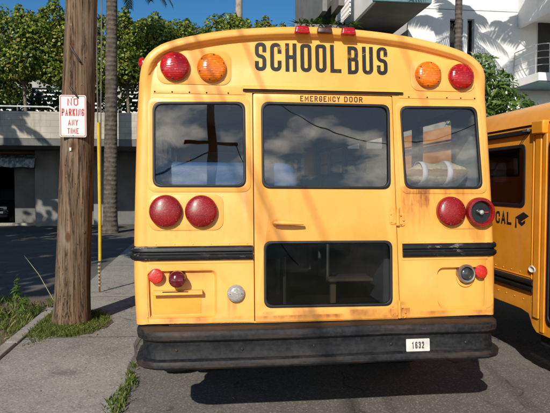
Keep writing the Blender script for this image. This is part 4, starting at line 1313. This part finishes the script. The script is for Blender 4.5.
# awning
aw = thing('awning', 'faded blue and white canopy with an orange top edge over the car port entrance', 'awning', (-9.0, WY - 0.5, 2.2))
def awn():
    V, F = [], []
    xs = np.linspace(-10.5, -7.05, 22)
    for x in xs:
        s = 0.02 * sin(x * 9)
        V += [(x, WY - 0.2, 2.80), (x, WY - 0.55, 2.74 + s * 0.3), (x, WY - 1.0, 2.58 + s * 0.5), (x, WY - 1.15, 2.25 + s)]
    for i in range(len(xs) - 1):
        for k in range(3):
            a = i * 4 + k
            F.append((a, a + 1, a + 5, a + 4))
    return V, F
def awn_mat():
    t = NT('blue_canvas')
    co = t.coord()
    n = t.noise(t.mapped(co, (6, 6, 3)), 1.0, 5)
    return t.done(t.bsdf(t.mix(t.step(n, 0.42, 0.62), (0.10, 0.17, 0.26), (0.42, 0.47, 0.50)), 0.8, 0, t.bump(n, 0.5, 0.03), 0.2))
o = me('canvas', awn(), awn_mat(), aw, smooth=True)
md = o.modifiers.new('solid', 'SOLIDIFY'); md.thickness = 0.01
me('top_edge', tube([(-10.5, WY - 0.24, 2.83), (-7.05, WY - 0.24, 2.83)], 0.035, 8), simple('orange_canvas', (0.50, 0.20, 0.06), 0.8), aw, smooth=True)

# parked car in the car port
car = thing('parked_car', 'dark saloon car parked nose out in the shade of the car port', 'car', (-9.3, 22.6, 0))
def car_body():
    secs = [(18.75, 0.62, 0.42, 0.62), (18.85, 0.80, 0.28, 0.72), (19.2, 0.86, 0.22, 0.82), (19.9, 0.88, 0.20, 0.90), (20.4, 0.88, 0.20, 0.95), (21.4, 0.88, 0.20, 0.97), (22.4, 0.88, 0.22, 0.98), (22.9, 0.84, 0.28, 0.92), (23.05, 0.70, 0.40, 0.80)]
    V, F = [], []
    for y, w, z0, z1 in secs:
        for q, zz in ((-0.9, z0), (-1.0, z0 + 0.15), (-1.0, z1 - 0.22), (-0.90, z1 - 0.03), (-0.5, z1 + 0.02), (0.5, z1 + 0.02), (0.90, z1 - 0.03), (1.0, z1 - 0.22), (1.0, z0 + 0.15), (0.9, z0)):
            V.append((-9.3 + q * w, y + 2.0, zz))
    for i in range(len(secs) - 1):
        for k in range(10):
            a, b = i * 10 + k, i * 10 + (k + 1) % 10
            F.append((a, b, b + 10, a + 10))
    F.append(tuple(range(10))); F.append(tuple(range(len(V) - 10, len(V))))
    return V, F
me('body', car_body(), simple('dark_car_paint', (0.02, 0.022, 0.026), 0.15, coat=0.8), car, smooth=True, angle=35)
def cabin():
    V, F = [], []
    for y, w, z in ((20.1, 0.78, 0.94), (20.7, 0.64, 1.40), (21.9, 0.64, 1.42), (22.5, 0.76, 0.96)):
        V += [(-9.3 - w, y + 2.0, z), (-9.3 + w, y + 2.0, z)]
    F = [(0, 1, 3, 2), (2, 3, 5, 4), (4, 5, 7, 6), (0, 2, 4, 6), (1, 7, 5, 3)]
    return V, F
me('cabin', cabin(), simple('car_glass', (0.02, 0.025, 0.03), 0.05, coat=0.5), car)
for x in (-9.9, -8.7):
    me('headlight', rear(panel(rrect(x - 0.16, x + 0.16, 0.58, 0.70, 0.03), [], 0.05, 0.01), 20.79), M['clear_lens'], car, smooth=True)
me('chrome_trim', J(box(-9.95, -8.65, 20.70, 20.76, 0.42, 0.52)), M['chrome'], car, bevel=0.01)
for x in (-10.1, -8.5):
    for y in (21.5, 24.2):
        wheel(x, y, car, 0.31, 0.2)

# pale house glimpsed through the trunks on the podium
hs = thing('house', 'white louvred house glimpsed between the tree trunks above the parapet', 'house', (-6, 33, 0))
me('wall', box(-20, 7, 33, 37, 0, 8.2), concrete('white_stucco', (0.28, 0.28, 0.27), (0.38, 0.38, 0.37), (0.28, 0.27, 0.25)), hs)
me('roof', box(-20.5, 7.5, 32.5, 37.5, 8.2, 8.4), M['grey_wall'], hs)
for k in range(9):
    x = -18.6 + k * 2.6
    w = me('window', box(x, x + 1.5, 32.97, 33.0, 5.4, 7.4), simple('dark_window', (0.03, 0.035, 0.04), 0.2), hs) if k == 0 else None
    if w is None:
        w = bpy.data.objects['window'].copy() if False else me('window', box(x, x + 1.5, 32.97, 33.0, 5.4, 7.4), M['glass_dark'], hs)
    me('louvres', J(*[box(x + 0.03, x + 1.47, 32.94, 32.968, 5.5 + q * 0.24, 5.60 + q * 0.24) for q in range(8)]), M['sign_white'], w)

# ------------------------------------------------------------------ foliage
def leaf_mat(name, cols, rough=0.4, trans=0.35):
    t = NT(name)
    geo = t.node('ShaderNodeNewGeometry')
    rnd = geo.outputs['Random Per Island']
    n = len(cols)
    base = t.ramp(rnd, [(k / (n - 1), c) for k, c in enumerate(cols)])
    d = t.bsdf(base, rough, 0, None, 0.45)
    tr = t.node('ShaderNodeBsdfTranslucent')
    hs_ = t.node('ShaderNodeHueSaturation')
    hs_.inputs['Value'].default_value = 1.5
    t.put(hs_.inputs['Color'], base)
    t.put(tr.inputs['Color'], hs_.outputs[0])
    mx = t.node('ShaderNodeMixShader')
    mx.inputs[0].default_value = trans
    t.l.new(d, mx.inputs[1]); t.l.new(tr.outputs[0], mx.inputs[2])
    return t.done(mx.outputs[0])
M['leaf_grape'] = leaf_mat('round_leaf', [(0.020, 0.042, 0.005), (0.045, 0.086, 0.008), (0.095, 0.150, 0.012), (0.17, 0.225, 0.018), (0.30, 0.33, 0.030), (0.20, 0.15, 0.025)])
M['leaf_bush'] = leaf_mat('lance_leaf', [(0.035, 0.075, 0.012), (0.06, 0.12, 0.016), (0.10, 0.17, 0.024), (0.15, 0.22, 0.04)])
M['leaf_dark'] = leaf_mat('shade_tree_leaf', [(0.02, 0.045, 0.01), (0.05, 0.09, 0.02)])
M['frond'] = leaf_mat('palm_leaflet', [(0.025, 0.05, 0.012), (0.045, 0.08, 0.018), (0.08, 0.11, 0.03)], 0.35, 0.2)
M['grass'] = leaf_mat('grass_blade', [(0.055, 0.090, 0.014), (0.095, 0.145, 0.020), (0.155, 0.205, 0.035), (0.30, 0.28, 0.11)], 0.6, 0.4)
M['bark'] = simple('grey_bark', (0.15, 0.125, 0.095), 0.9, var=0.3, scale=14, bump=0.5, bscale=40)

def leaves(centres, normals, size, shape, jitter=0.3):
    """one small flat polygon per leaf; shape in leaf space (u along, v across)"""
    n = len(centres)
    nr = normals / np.linalg.norm(normals, axis=1)[:, None]
    ref = rng.normal(size=(n, 3))
    u = np.cross(nr, ref); u /= np.linalg.norm(u, axis=1)[:, None]
    v = np.cross(nr, u)
    s = size * rng.uniform(1 - jitter, 1 + jitter, n)
    k = len(shape)
    V = np.empty((n, k, 3))
    for i, (a, b, c) in enumerate(shape):
        V[:, i] = centres + (u * a + v * b + nr * c) * s[:, None]
    F = np.arange(n * k).reshape(n, k)
    return V.reshape(-1, 3).tolist(), [tuple(f) for f in F.tolist()]
ROUND = [(0.5, 0.0, -0.05), (0.28, 0.42, 0.05), (-0.25, 0.45, 0.05), (-0.5, 0.0, 0.0), (-0.25, -0.45, 0.05), (0.28, -0.42, 0.05)]
LANCE = [(0.9, 0.0, -0.15), (0.25, 0.20, 0.05), (-0.5, 0.10, 0.0), (-0.7, 0.0, 0.0), (-0.5, -0.10, 0.0), (0.25, -0.20, 0.05)]

def crown_pts(clumps, per, hollow=0.55):
    cs, ns = [], []
    for c, r in clumps:
        n = int(per * (r[0] * r[1] * r[2]) ** (2 / 3))
        d = rng.normal(size=(n, 3)); d /= np.linalg.norm(d, axis=1)[:, None]
        rad = rng.uniform(hollow, 1.08, n) ** 0.6
        p = np.array(c) + d * rad[:, None] * np.array(r)
        cs.append(p)
        ns.append(d * 0.9 + rng.normal(scale=0.55, size=(n, 3)) + np.array([0, -0.15, 0.45]))
    return np.concatenate(cs), np.concatenate(ns)

def limbs(base, fork, tips, r0):
    parts = [tube([base, ((base[0] * 0.6 + fork[0] * 0.4) + 0.06, base[1] * 0.6 + fork[1] * 0.4, base[2] * 0.5 + fork[2] * 0.5), fork], [r0, r0 * 0.85, r0 * 0.7], 9)]
    for t in tips:
        m = [(fork[i] + t[i]) / 2 + random.uniform(-0.15, 0.15) for i in range(3)]
        parts.append(tube([fork, m, t], [r0 * 0.62, r0 * 0.42, r0 * 0.16], 7))
    return J(*parts)

def tree(name, label, cat, base, height, clumps, per, size, shape, mat, r0=0.10, group=None, fork_h=0.35):
    t = thing(name, label, cat, base, group)
    fork = (base[0] + random.uniform(-0.15, 0.15), base[1], base[2] + height * fork_h)
    tips = [c for c, r in clumps]
    me('trunk', limbs(base, fork, tips, r0), M['bark'], t, smooth=True)
    cs, ns = crown_pts(clumps, per)
    me('crown', leaves(cs, ns, size, shape), mat, t)
    return t

# row of round-leaved trees on the podium deck
tx = [-10.9, -9.3, -7.9, -6.6, -5.2, -3.9, -2.5, -1.1, 0.4, 1.9, 3.3, 4.9]
tops = [8.7, 8.35, 8.6, 8.95, 8.75, 8.7, 8.55, 8.45, 8.9, 8.6, 8.3, 8.5]
where = ['farthest left in the row', 'second from left in the row', 'third from left in the row', 'just left of the timber pole',
         'directly behind the timber pole', 'behind the guy wires', 'just right of the dark palm', 'above the bus roof corner', 'left of the pale palm',
         'right of the pale palm', 'second from the white building', 'nearest the white building']
for i, (x, top) in enumerate(zip(tx, tops)):
    y = 21.2 + random.uniform(-0.5, 0.9)
    cl = []
    for k in range(13):
        a = 2 * pi * k / 13 + random.random()
        rr = random.uniform(0.55, 0.95)
        cl.append(((x + rr * cos(a) * 1.0, y + rr * sin(a) * 0.8, random.uniform(5.5, top - 0.75)), (random.uniform(0.6, 0.85), random.uniform(0.6, 0.85), random.uniform(0.5, 0.75))))
    cl.append(((x + random.uniform(-0.2, 0.2), y, top - 0.55), (0.6, 0.6, 0.55)))
    for q in range(4):
        a = random.uniform(-0.9, 0.9)
        cl.append(((x + a, y - random.uniform(0, 0.4), top - 0.35 - abs(a) * 0.35 + random.uniform(-0.1, 0.25)), (0.18, 0.2, 0.32)))
    tree('broadleaf_tree', 'round leaved tree on the podium deck, ' + where[i], 'tree', (x + 0.1, y, 3.157), 5.4, cl, 1500, 0.098, ROUND, M['leaf_grape'], 0.085, 'trees in a row on the podium deck', 0.45)

# hedge on the deck behind the trunks
hg = thing('hedge', 'dark clipped hedge running behind the tree trunks on the podium deck', 'hedge', (-4, 24.5, 3.157))
hc = []
for x in np.arange(-13, 7, 0.8):
    hc.append(((x, 24.5 + random.uniform(-0.2, 0.2), 3.9), (0.6, 0.5, 0.75)))
    if random.random() < 0.85:
        hc.append(((x, 24.7, random.uniform(4.6, 5.2)), (0.6, 0.5, 0.7)))
    if random.random() < 0.6:
        hc.append(((x + 0.3, 24.9, random.uniform(5.5, 6.3)), (0.6, 0.5, 0.6)))
cs, ns = crown_pts(hc, 420)
me('foliage', leaves(cs, ns, 0.15, ROUND), M['leaf_dark'], hg)
me('stem', J(*[tube([(x, 24.5, 3.157), (x + 0.1, 24.5, 4.4)], 0.03, 6) for x in np.arange(-13, 7, 1.6)]), M['bark'], hg)
# slim dark palm-like shrubs below the crowns at far left
def rosette(name, label, c, nf, L, mat, group=None):
    t = thing(name, label, 'plant', c, group)
    V, F = [], []
    for k in range(nf):
        a = 2 * pi * k / nf + random.uniform(-0.2, 0.2)
        el = random.uniform(0.3, 1.2)
        l = L * random.uniform(0.7, 1.1)
        pts = []
        for q in range(6):
            s = q / 5
            r = l * s * cos(el) + 0.02
            z = l * s * sin(el) - l * 0.45 * s * s
            pts.append((c[0] + r * cos(a), c[1] + r * sin(a), c[2] + z))
        for q, p in enumerate(pts):
            w = 0.045 * L * sin(pi * (0.15 + 0.85 * q / 5)) + 0.002
            V += [(p[0] - sin(a) * w, p[1] + cos(a) * w, p[2]), (p[0] + sin(a) * w, p[1] - cos(a) * w, p[2])]
            if q:
                b = len(V)
                F.append((b - 4, b - 2, b - 1, b - 3))
    me('leaves', (V, F), mat, t, smooth=True)
    return t
rosette('spiky_plant', 'spiky dark plant behind the handrail at the far left', (-8.1, 18.9, 3.157), 60, 2.0, M['frond'])
rosette('spiky_plant', 'low spiky plant behind the handrail just left of the timber pole', (-6.3, 19.3, 3.157), 44, 1.5, M['frond'])

# palms
def palm(name, label, base, top, r0, r1, nf, L, group=None, nl=48, seed=1, el=(0.05, 1.2), skip=None, ringmat=None):
    rd = random.Random(seed)
    t = thing(name, label, 'palm', base, group)
    P, R = [], []
    m = 40
    for i in range(m + 1):
        s = i / m
        P.append((base[0] + (top[0] - base[0]) * s, base[1] + (top[1] - base[1]) * s, base[2] + (top[2] - base[2]) * s))
        R.append((r0 + (r1 - r0) * min(1, s * 1.3)) * (1.0 + (0.015 if i % 2 else -0.01)) + 0.06 * exp(-s * 30))
    me('trunk', tube(P, R, 16), ringmat or M['palm_bark'], t, smooth=True, angle=70)
    V, F = [], []
    for k in range(nf):
        a = 2 * pi * k / nf * 2.4 + rd.uniform(-0.15, 0.15)
        e = rd.uniform(*el) if k else el[0]
        l = L * rd.uniform(0.85, 1.1)
        pts = []
        for q in range(15):
            s = q / 14
            r = l * (s * cos(e) * (1 - 0.10 * s))
            z = l * (s * sin(e) - 0.62 * s * s)
            pts.append(Vector((top[0] + r * cos(a), top[1] + r * sin(a), top[2] + z)))
        b = len(V)
        tv, tf = tube(pts, [0.030 - 0.024 * q / 14 for q in range(15)], 5)
        V += tv; F += [tuple(i + b for i in f) for f in tf]
        side_v = Vector((-sin(a), cos(a), 0))
        for q in range(1, nl):
            s = 0.12 + 0.88 * q / nl
            i = min(13, int(s * 14)); f = s * 14 - i
            p = pts[i].lerp(pts[i + 1], f)
            d = (pts[i + 1] - pts[i]).normalized()
            ll = l * 0.24 * (sin(pi * (0.10 + 0.84 * s)) ** 0.6)
            for sg in (-1, 1):
                dirv = (side_v * sg * 0.80 + d * 0.45 + Vector((0, 0, -0.42 - 0.2 * rd.random()))).normalized()
                w = d * (0.022 if nl > 40 else 0.032)
                b = len(V)
                tip = p + dirv * ll
                mid = p + dirv * ll * 0.5 + Vector((0, 0, 0.03))
                V += [p - w, p + w, mid + w * 1.1, tip, mid - w * 1.1]
                F.append((b, b + 1, b + 2, b + 3, b + 4))
    me('fronds', (V, F), M['frond'], t)
    me('nuts', J(*[lathe([(0.02, -0.12), (0.09, -0.07), (0.11, 0), (0.08, 0.08), (0.02, 0.12)], (top[0] + 0.2 * cos(q * 1.1), top[1] + 0.2 * sin(q * 1.1), top[2] - 0.25), 8, 'z') for q in range(6)]), simple('green_coconut', (0.14, 0.16, 0.04), 0.5), t, smooth=True)
    return t
def palm_bark():
    t = NT('ringed_palm_bark')
    co = t.coord()
    x, y, z = t.xyz(co)
    n = t.noise(co, 7, 5)
    w = t.math('SINE', t.math('ADD', t.math('MULTIPLY', z, 42), t.math('MULTIPLY', n, 5)))
    b = t.mix(t.step(n, 0.3, 0.7), (0.065, 0.052, 0.040), (0.125, 0.105, 0.083))
    b = t.mix(t.math('MULTIPLY', t.step(w, 0.5, 0.95), 0.35), b, (0.06, 0.05, 0.04))
    return t.done(t.bsdf(b, 0.9, 0, t.bump(t.math('ADD', w, t.math('MULTIPLY', n, 2)), 0.5, 0.02), 0.2))
M['palm_bark'] = palm_bark()
pale_bark = simple('pale_palm_bark', (0.30, 0.255, 0.205), 0.9, var=0.25, scale=5, bump=0.4, bscale=20)
palm('palm_tree', 'dark ringed palm just right of the guy wires, one frond hanging down', (-3.78, 16.0, 0), (-3.66, 16.2, 9.5), 0.23, 0.18, 20, 2.3, seed=3, el=(-0.25, 1.15))
palm('palm_tree', 'tall pale palm trunk rising behind the middle of the bus roof', (1.05, 25.4, 3.157), (1.12, 25.2, 14.2), 0.21, 0.16, 18, 2.4, seed=5, ringmat=pale_bark)
palm('palm_tree', 'palm trunk standing in front of the narrow windows of the white building', (7.45, 14.4, 0), (7.55, 14.45, 10.7), 0.13, 0.11, 17, 2.5, seed=8, el=(-0.1, 1.3), nl=24)
palm('palm_tree', 'palm beyond the right edge whose fronds shade the white wall by the balcony', (12.4, 13.3, 0), (10.2, 13.3, 10.9), 0.15, 0.12, 17, 2.6, seed=12, el=(-0.1, 1.3), nl=24)
palm('palm_tree', 'palm beyond the left edge whose fronds shade the pale parapet', (-10.1, 10.6, 0), (-9.9, 10.7, 7.9), 0.16, 0.13, 11, 1.6, seed=15, nl=22)

# spreading shade trees left of the view, over the side road
for lab, c, r, nn in (('largest spreading shade tree over the side road left of view', (-11.2, -0.8, 8.3), 3.7, 9), ('small spreading shade tree left of the verge, nearest the pavement', (-9.4, -4.8, 7.5), 1.9, 6),
                      ('spreading shade tree left of view, nearest the bus', (-7.2, 0.4, 8.2), 1.9, 6), ('spreading shade tree farthest along the side road, left of view', (-14.6, 3.6, 8.4), 3.0, 7),
                      ('spreading shade tree in front of the car port, left of view', (-10.8, 7.6, 6.9), 2.6, 7)):
    cl = [((c[0] + r * 0.62 * cos(2 * pi * k / nn), c[1] + r * 0.62 * sin(2 * pi * k / nn), c[2] + random.uniform(-0.6, 0.6)), (r * 0.48, r * 0.48, r * 0.30)) for k in range(nn)]
    cl.append((c, (r * 0.5, r * 0.5, r * 0.3)))
    tree('shade_tree', lab, 'tree', (c[0] - 0.6, c[1], 0), c[2], cl, 105, 0.34, ROUND, M['leaf_dark'], 0.26, 'spreading trees over the side road', 0.6)

# leafy bush above the second bus
bc = (4.75, 6.6)
cl = [((bc[0] + dx, bc[1] + dy, z), r) for dx, dy, z, r in
      ((-0.55, 0.0, 3.55, (0.38, 0.42, 0.42)), (-0.35, 0.1, 3.85, (0.32, 0.36, 0.22)), (-0.10, 0.0, 3.35, (0.42, 0.45, 0.42)), (0.20, 0.0, 3.05, (0.40, 0.42, 0.36)), (0.42, -0.1, 2.90, (0.28, 0.3, 0.28)),
       (-0.60, 0.0, 2.95, (0.42, 0.45, 0.45)), (-0.15, 0.1, 2.65, (0.45, 0.5, 0.4)), (0.15, 0.2, 3.45, (0.16, 0.2, 0.14)))]
tree('leafy_bush', 'bright green leafy bush rising between the two buses, in front of the white building', 'bush', (bc[0] - 0.15, bc[1], 0), 3.4, cl, 2300, 0.105, LANCE, M['leaf_bush'], 0.05, None, 0.55)

# ------------------------------------------------------------------ right: white apartment building
M['white_wall'] = concrete('white_painted_wall', (0.74, 0.73, 0.70), (0.80, 0.79, 0.765), (0.52, 0.51, 0.48), 0.22)
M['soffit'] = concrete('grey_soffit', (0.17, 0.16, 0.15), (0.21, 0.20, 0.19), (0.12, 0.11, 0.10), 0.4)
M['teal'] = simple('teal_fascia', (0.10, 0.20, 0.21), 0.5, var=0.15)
apt = thing('apartment_building', 'white apartment building with balconies and narrow dark windows behind the buses', 'building', (9.5, 20, 0))
FY = 18.8
WX0, WX1 = 7.42, 30.0
holes = [(9.16, 9.72, 5.9, 8.28), (9.90, 10.20, 5.9, 8.30)]
outer = [(WX0, 0.0), (WX1, 0.0), (WX1, 16), (WX0, 16)]
hl = [[(a, z0), (b, z0), (b, z1), (a, z1)] for a, b, z0, z1 in holes]
me('wall', rear(panel(outer, hl, 0.35), FY), M['white_wall'], apt)
for a, b, z0, z1 in holes:
    w = me('window', box(a, b, FY + 0.26, FY + 0.27, z0, z1), M['glass_dark'], apt)
    me('frame', J(box(a, a + 0.04, FY + 0.22, FY + 0.28, z0, z1), box(b - 0.04, b, FY + 0.22, FY + 0.28, z0, z1), box(a + 0.04, b - 0.04, FY + 0.22, FY + 0.28, z0 + 1.1, z0 + 1.16)), M['rubber'], w)
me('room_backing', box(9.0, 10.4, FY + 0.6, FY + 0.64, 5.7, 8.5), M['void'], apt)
me('wall_joint', J(box(WX0, WX1, FY - 0.006, FY, 8.635, 8.66)), M['grey_lite'], apt)
me('end_wall', box(WX0, WX0 + 0.3, FY + 0.352, 32, 0, 16), M['white_wall'], apt)
me('rear_mass', J(box(5.0, WX0 - 0.002, 21.2, 32, 0, 16)), M['soffit'], apt)
# balcony slab that reaches towards us at upper left: soffit, fascias
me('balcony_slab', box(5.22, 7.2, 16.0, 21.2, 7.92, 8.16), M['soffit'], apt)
me('fascia', box(5.10, 5.22, 16.0, 21.2, 7.90, 8.95), M['white_wall'], apt, bevel=0.01)
me('fascia', box(5.10, 7.2, 15.88, 16.0, 7.93, 8.95), M['teal'], apt, bevel=0.01)
# lower balcony floor and its screen, farther along the end wall
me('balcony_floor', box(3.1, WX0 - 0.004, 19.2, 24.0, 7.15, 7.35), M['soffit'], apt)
me('planter', box(2.7, 5.0, 17.9, 18.5, 7.18, 7.62), M['soffit'], apt, bevel=0.02)
scr = []
for k in range(9):
    scr.append(box(4.70, 4.76, 17.6 + k * 0.16, 17.66 + k * 0.16, 7.95, 9.6))
for k in range(8):
    scr.append(box(4.705, 4.755, 17.6, 19.0, 8.0 + k * 0.18, 8.05 + k * 0.18))
me('screen_block', J(*scr), M['white_wall'], apt)
me('beam', J(box(4.10, 4.32, 16.8, 21.2, 8.0, 8.55)), M['soffit'], apt, bevel=0.01)
me('beam', J(box(3.60, 3.78, 17.2, 21.2, 7.9, 8.9)), M['grey_lite'], apt, bevel=0.01)
me('column', box(4.36, 4.62, 19.2, 19.5, 7.35, 12), M['soffit'], apt)
# balcony at the right edge with its metal railing
me('balcony_slab', box(11.85, 17.0, 16.9, FY - 0.002, 5.55, 5.86), M['white_wall'], apt, bevel=0.01)
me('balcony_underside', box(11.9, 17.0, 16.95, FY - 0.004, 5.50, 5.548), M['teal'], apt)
me('balcony_slab', box(12.2, 17.0, 15.6, FY - 0.002, 8.25, 8.55), M['white_wall'], apt, bevel=0.01)
me('balcony_cheek', box(12.05, 12.2, 15.4, FY - 0.002, 8.0, 10.5), M['white_wall'], apt, bevel=0.01)
me('balcony_shade_sheet', box(12.95, 17.0, FY - 0.06, FY - 0.003, 5.862, 8.248), M['void'], apt)  # flat dark sheet painting in the shade beneath the upper balcony
pts = []
for t in np.linspace(0, 1, 9):
    pts.append((11.92 + 0.5 * (1 - cos(t * pi / 2)) , 18.55 - 1.6 * sin(t * pi / 2)))
path = [(11.92, 18.75), (11.92, 17.6), (11.97, 17.3), (12.1, 17.1), (12.35, 17.0)] + [(12.35 + k * 0.5, 17.0) for k in range(1, 9)]
rail_p = []
for z in (6.98, 6.72, 6.46, 6.20):
    rail_p.append(tube([(x, y, z) for x, y in path], 0.022 if z > 6.9 else 0.014, 6))
me('railing', J(*rail_p), simple('pale_railing', (0.48, 0.47, 0.44), 0.4, 0.2), apt, smooth=True)
for x, y in path[::2]:
    me('baluster', tube([(x, y, 5.86), (x, y, 6.98)], 0.018, 6), simple('pale_railing', (0.48, 0.47, 0.44), 0.4, 0.2), apt, smooth=True)

# planter plants above the bus roof
for i, (x, s) in enumerate(((2.95, 0.55), (3.35, 0.7), (3.75, 0.62), (4.15, 0.72), (4.6, 0.5), (4.95, 0.4))):
    d = ['leftmost fern in the balcony planter above the bus roof', 'fern second from the left in the balcony planter', 'fern in the left middle of the balcony planter', 'fuller fern in the right middle of the balcony planter',
         'smaller fern at the right end of the balcony planter', 'short fern beside the slanted white fascia'][i]
    rosette('potted_fern', d, (x, 18.2 if x < 4.9 else 17.8, 7.55), 40, s * 1.25, M['leaf_bush'], 'ferns in the balcony planter')

# ------------------------------------------------------------------ grass, weeds, litter
def grass_patch(name, pts, h0, h1, w=0.004):
    V, F = [], []
    for (x, y, z) in pts:
        a = random.uniform(0, 2 * pi); h = random.uniform(h0, h1); b = random.uniform(0.1, 0.9) * h
        dx, dy = cos(a), sin(a)
        ww = w * random.uniform(0.7, 1.5)
        k = len(V)
        V += [(x - dy * ww, y + dx * ww, z), (x + dy * ww, y - dx * ww, z), (x + dx * b * 0.35 + dy * ww * 0.7, y + dy * b * 0.35 - dx * ww * 0.7, z + h * 0.6),
              (x + dx * b, y + dy * b, z + h), (x + dx * b * 0.35 - dy * ww * 0.7, y + dy * b * 0.35 + dx * ww * 0.7, z + h * 0.6)]
        F.append((k, k + 1, k + 2, k + 3, k + 4))
    return tag(me(name, (V, F), M['grass']), kind='stuff')
pts = []
while len(pts) < 4300:
    x, y = random.uniform(-2.64, -1.86), random.uniform(2.52, 3.95)
    d = ((x + 2.25) / 0.40) ** 2 + ((y - 3.12) / 0.62) ** 2
    if (x - PX) ** 2 + (y - PY) ** 2 < 0.19 ** 2: continue
    if d < random.uniform(0.5, 1.15) or (x < -2.45 and y < 4.0 and random.random() < 0.5) or (y < 2.62 and x < -2.1 and random.random() < 0.35):
        pts.append((x, y, 0.02))
g1 = grass_patch('pole_grass', pts, 0.015, 0.065, 0.003)
pts = []
while len(pts) < 4200:
    x, y = random.uniform(-4.05, -2.76), random.uniform(-0.5, 4.75)
    n = sin(x * 5 + 1) * sin(y * 3.1) + 0.5 * sin(x * 11 + y * 7)
    if random.random() < 0.45 + 0.4 * n:
        pts.append((x, y, 0.004))
g2 = grass_patch('verge_grass', pts, 0.02, 0.12, 0.0045)
pts = []
for cxx, cyy, rr, k in ((-1.42, 0.62, 0.07, 160), (-1.40, 0.85, 0.05, 110), (-1.37, 1.05, 0.05, 120), (-1.39, 1.5, 0.03, 40), (-1.41, 0.35, 0.04, 60), (-1.40, 1.25, 0.03, 50), (-2.45, 2.50, 0.10, 90), (-1.41, -0.2, 0.03, 40)):
    for _ in range(k):
        pts.append((random.gauss(cxx, rr * 0.5), random.gauss(cyy, rr * 1.2), 0.006))
g3 = grass_patch('edge_weeds', pts, 0.015, 0.055, 0.006)

# taller weeds on the verge: stems with small leaves
def weed(x, y, h, lean, label, nl=46):
    t = thing('weed', label, 'weed', (x, y, 0.0))
    pt = [(x + lean[0] * s * s, y + lean[1] * s * s, h * s) for s in np.linspace(0, 1, 8)]
    parts = [tube(pt, [0.007 - 0.0008 * k for k in range(8)], 5)]
    cs, ns = [], []
    for k in range(nl):
        s = random.uniform(0.15, 1.0); i = min(6, int(s * 7))
        p = Vector(pt[i]).lerp(Vector(pt[i + 1]), s * 7 - i)
        a = random.uniform(0, 2 * pi); rr = random.uniform(0.02, 0.09) * (1.25 - s)
        q = p + Vector((rr * cos(a), rr * sin(a), random.uniform(0, 0.04)))
        cs.append(q); ns.append((cos(a) * 0.6, sin(a) * 0.6, 0.8))
    me('stem', J(*parts), simple('weed_stem', (0.16, 0.18, 0.06), 0.8), t, smooth=True)
    me('leaves', leaves(np.array(cs), np.array(ns), 0.055, LANCE), M['leaf_bush'], t)
weed(-3.08, 3.75, 0.46, (0.04, 0.0), 'tall upright leafy weed on the verge at the far left')
weed(-2.93, 3.45, 0.26, (0.08, 0.0), 'shorter bushy weed just right of the tallest weed')
weed(-3.22, 3.5, 0.22, (-0.06, 0.05), 'low weed left of the tallest weed by the frame edge')
def stalk():
    a, b = Vector((-2.78, 4.45, 0.02)), Vector((-3.25, 4.75, 0.62))
    return tube([a, a.lerp(b, 0.5) + Vector((0, 0, 0.05)), b], [0.005, 0.004, 0.002], 6)
st = me('grass_stalk', stalk(), simple('dry_stalk', (0.30, 0.29, 0.14), 0.8), loc=(-2.78, 4.45, 0), smooth=True)
tag(st, 'long dry grass stalk leaning left from the verge beside the pole', 'weed')

# leaf litter and grit
def litter(n, area, size):
    cs = np.array([(random.uniform(area[0], area[1]), random.uniform(area[2], area[3]), area[4] + random.uniform(0.001, 0.006)) for _ in range(n)])
    ns = np.array([(random.gauss(0, 0.25), random.gauss(0, 0.25), 1) for _ in range(n)])
    return leaves(cs, ns, size, LANCE, 0.6)
lit_m = leaf_mat('dead_leaf', [(0.10, 0.06, 0.03), (0.22, 0.15, 0.07), (0.30, 0.26, 0.18), (0.05, 0.035, 0.02)], 0.9, 0.1)
tag(me('leaf_litter', J(litter(150, (-2.6, -1.5, -0.5, 6, 0.019), 0.016), litter(110, (-1.4, 2.2, -0.8, 1.5, 0.001), 0.012), litter(70, (-1.5, -1.3, -0.5, 2.0, 0.006), 0.022), litter(220, (-4.0, -2.78, 0.5, 4.7, 0.012), 0.03), litter(130, (-2.60, -1.85, 2.5, 3.8, 0.028), 0.022)), lit_m), kind='stuff')
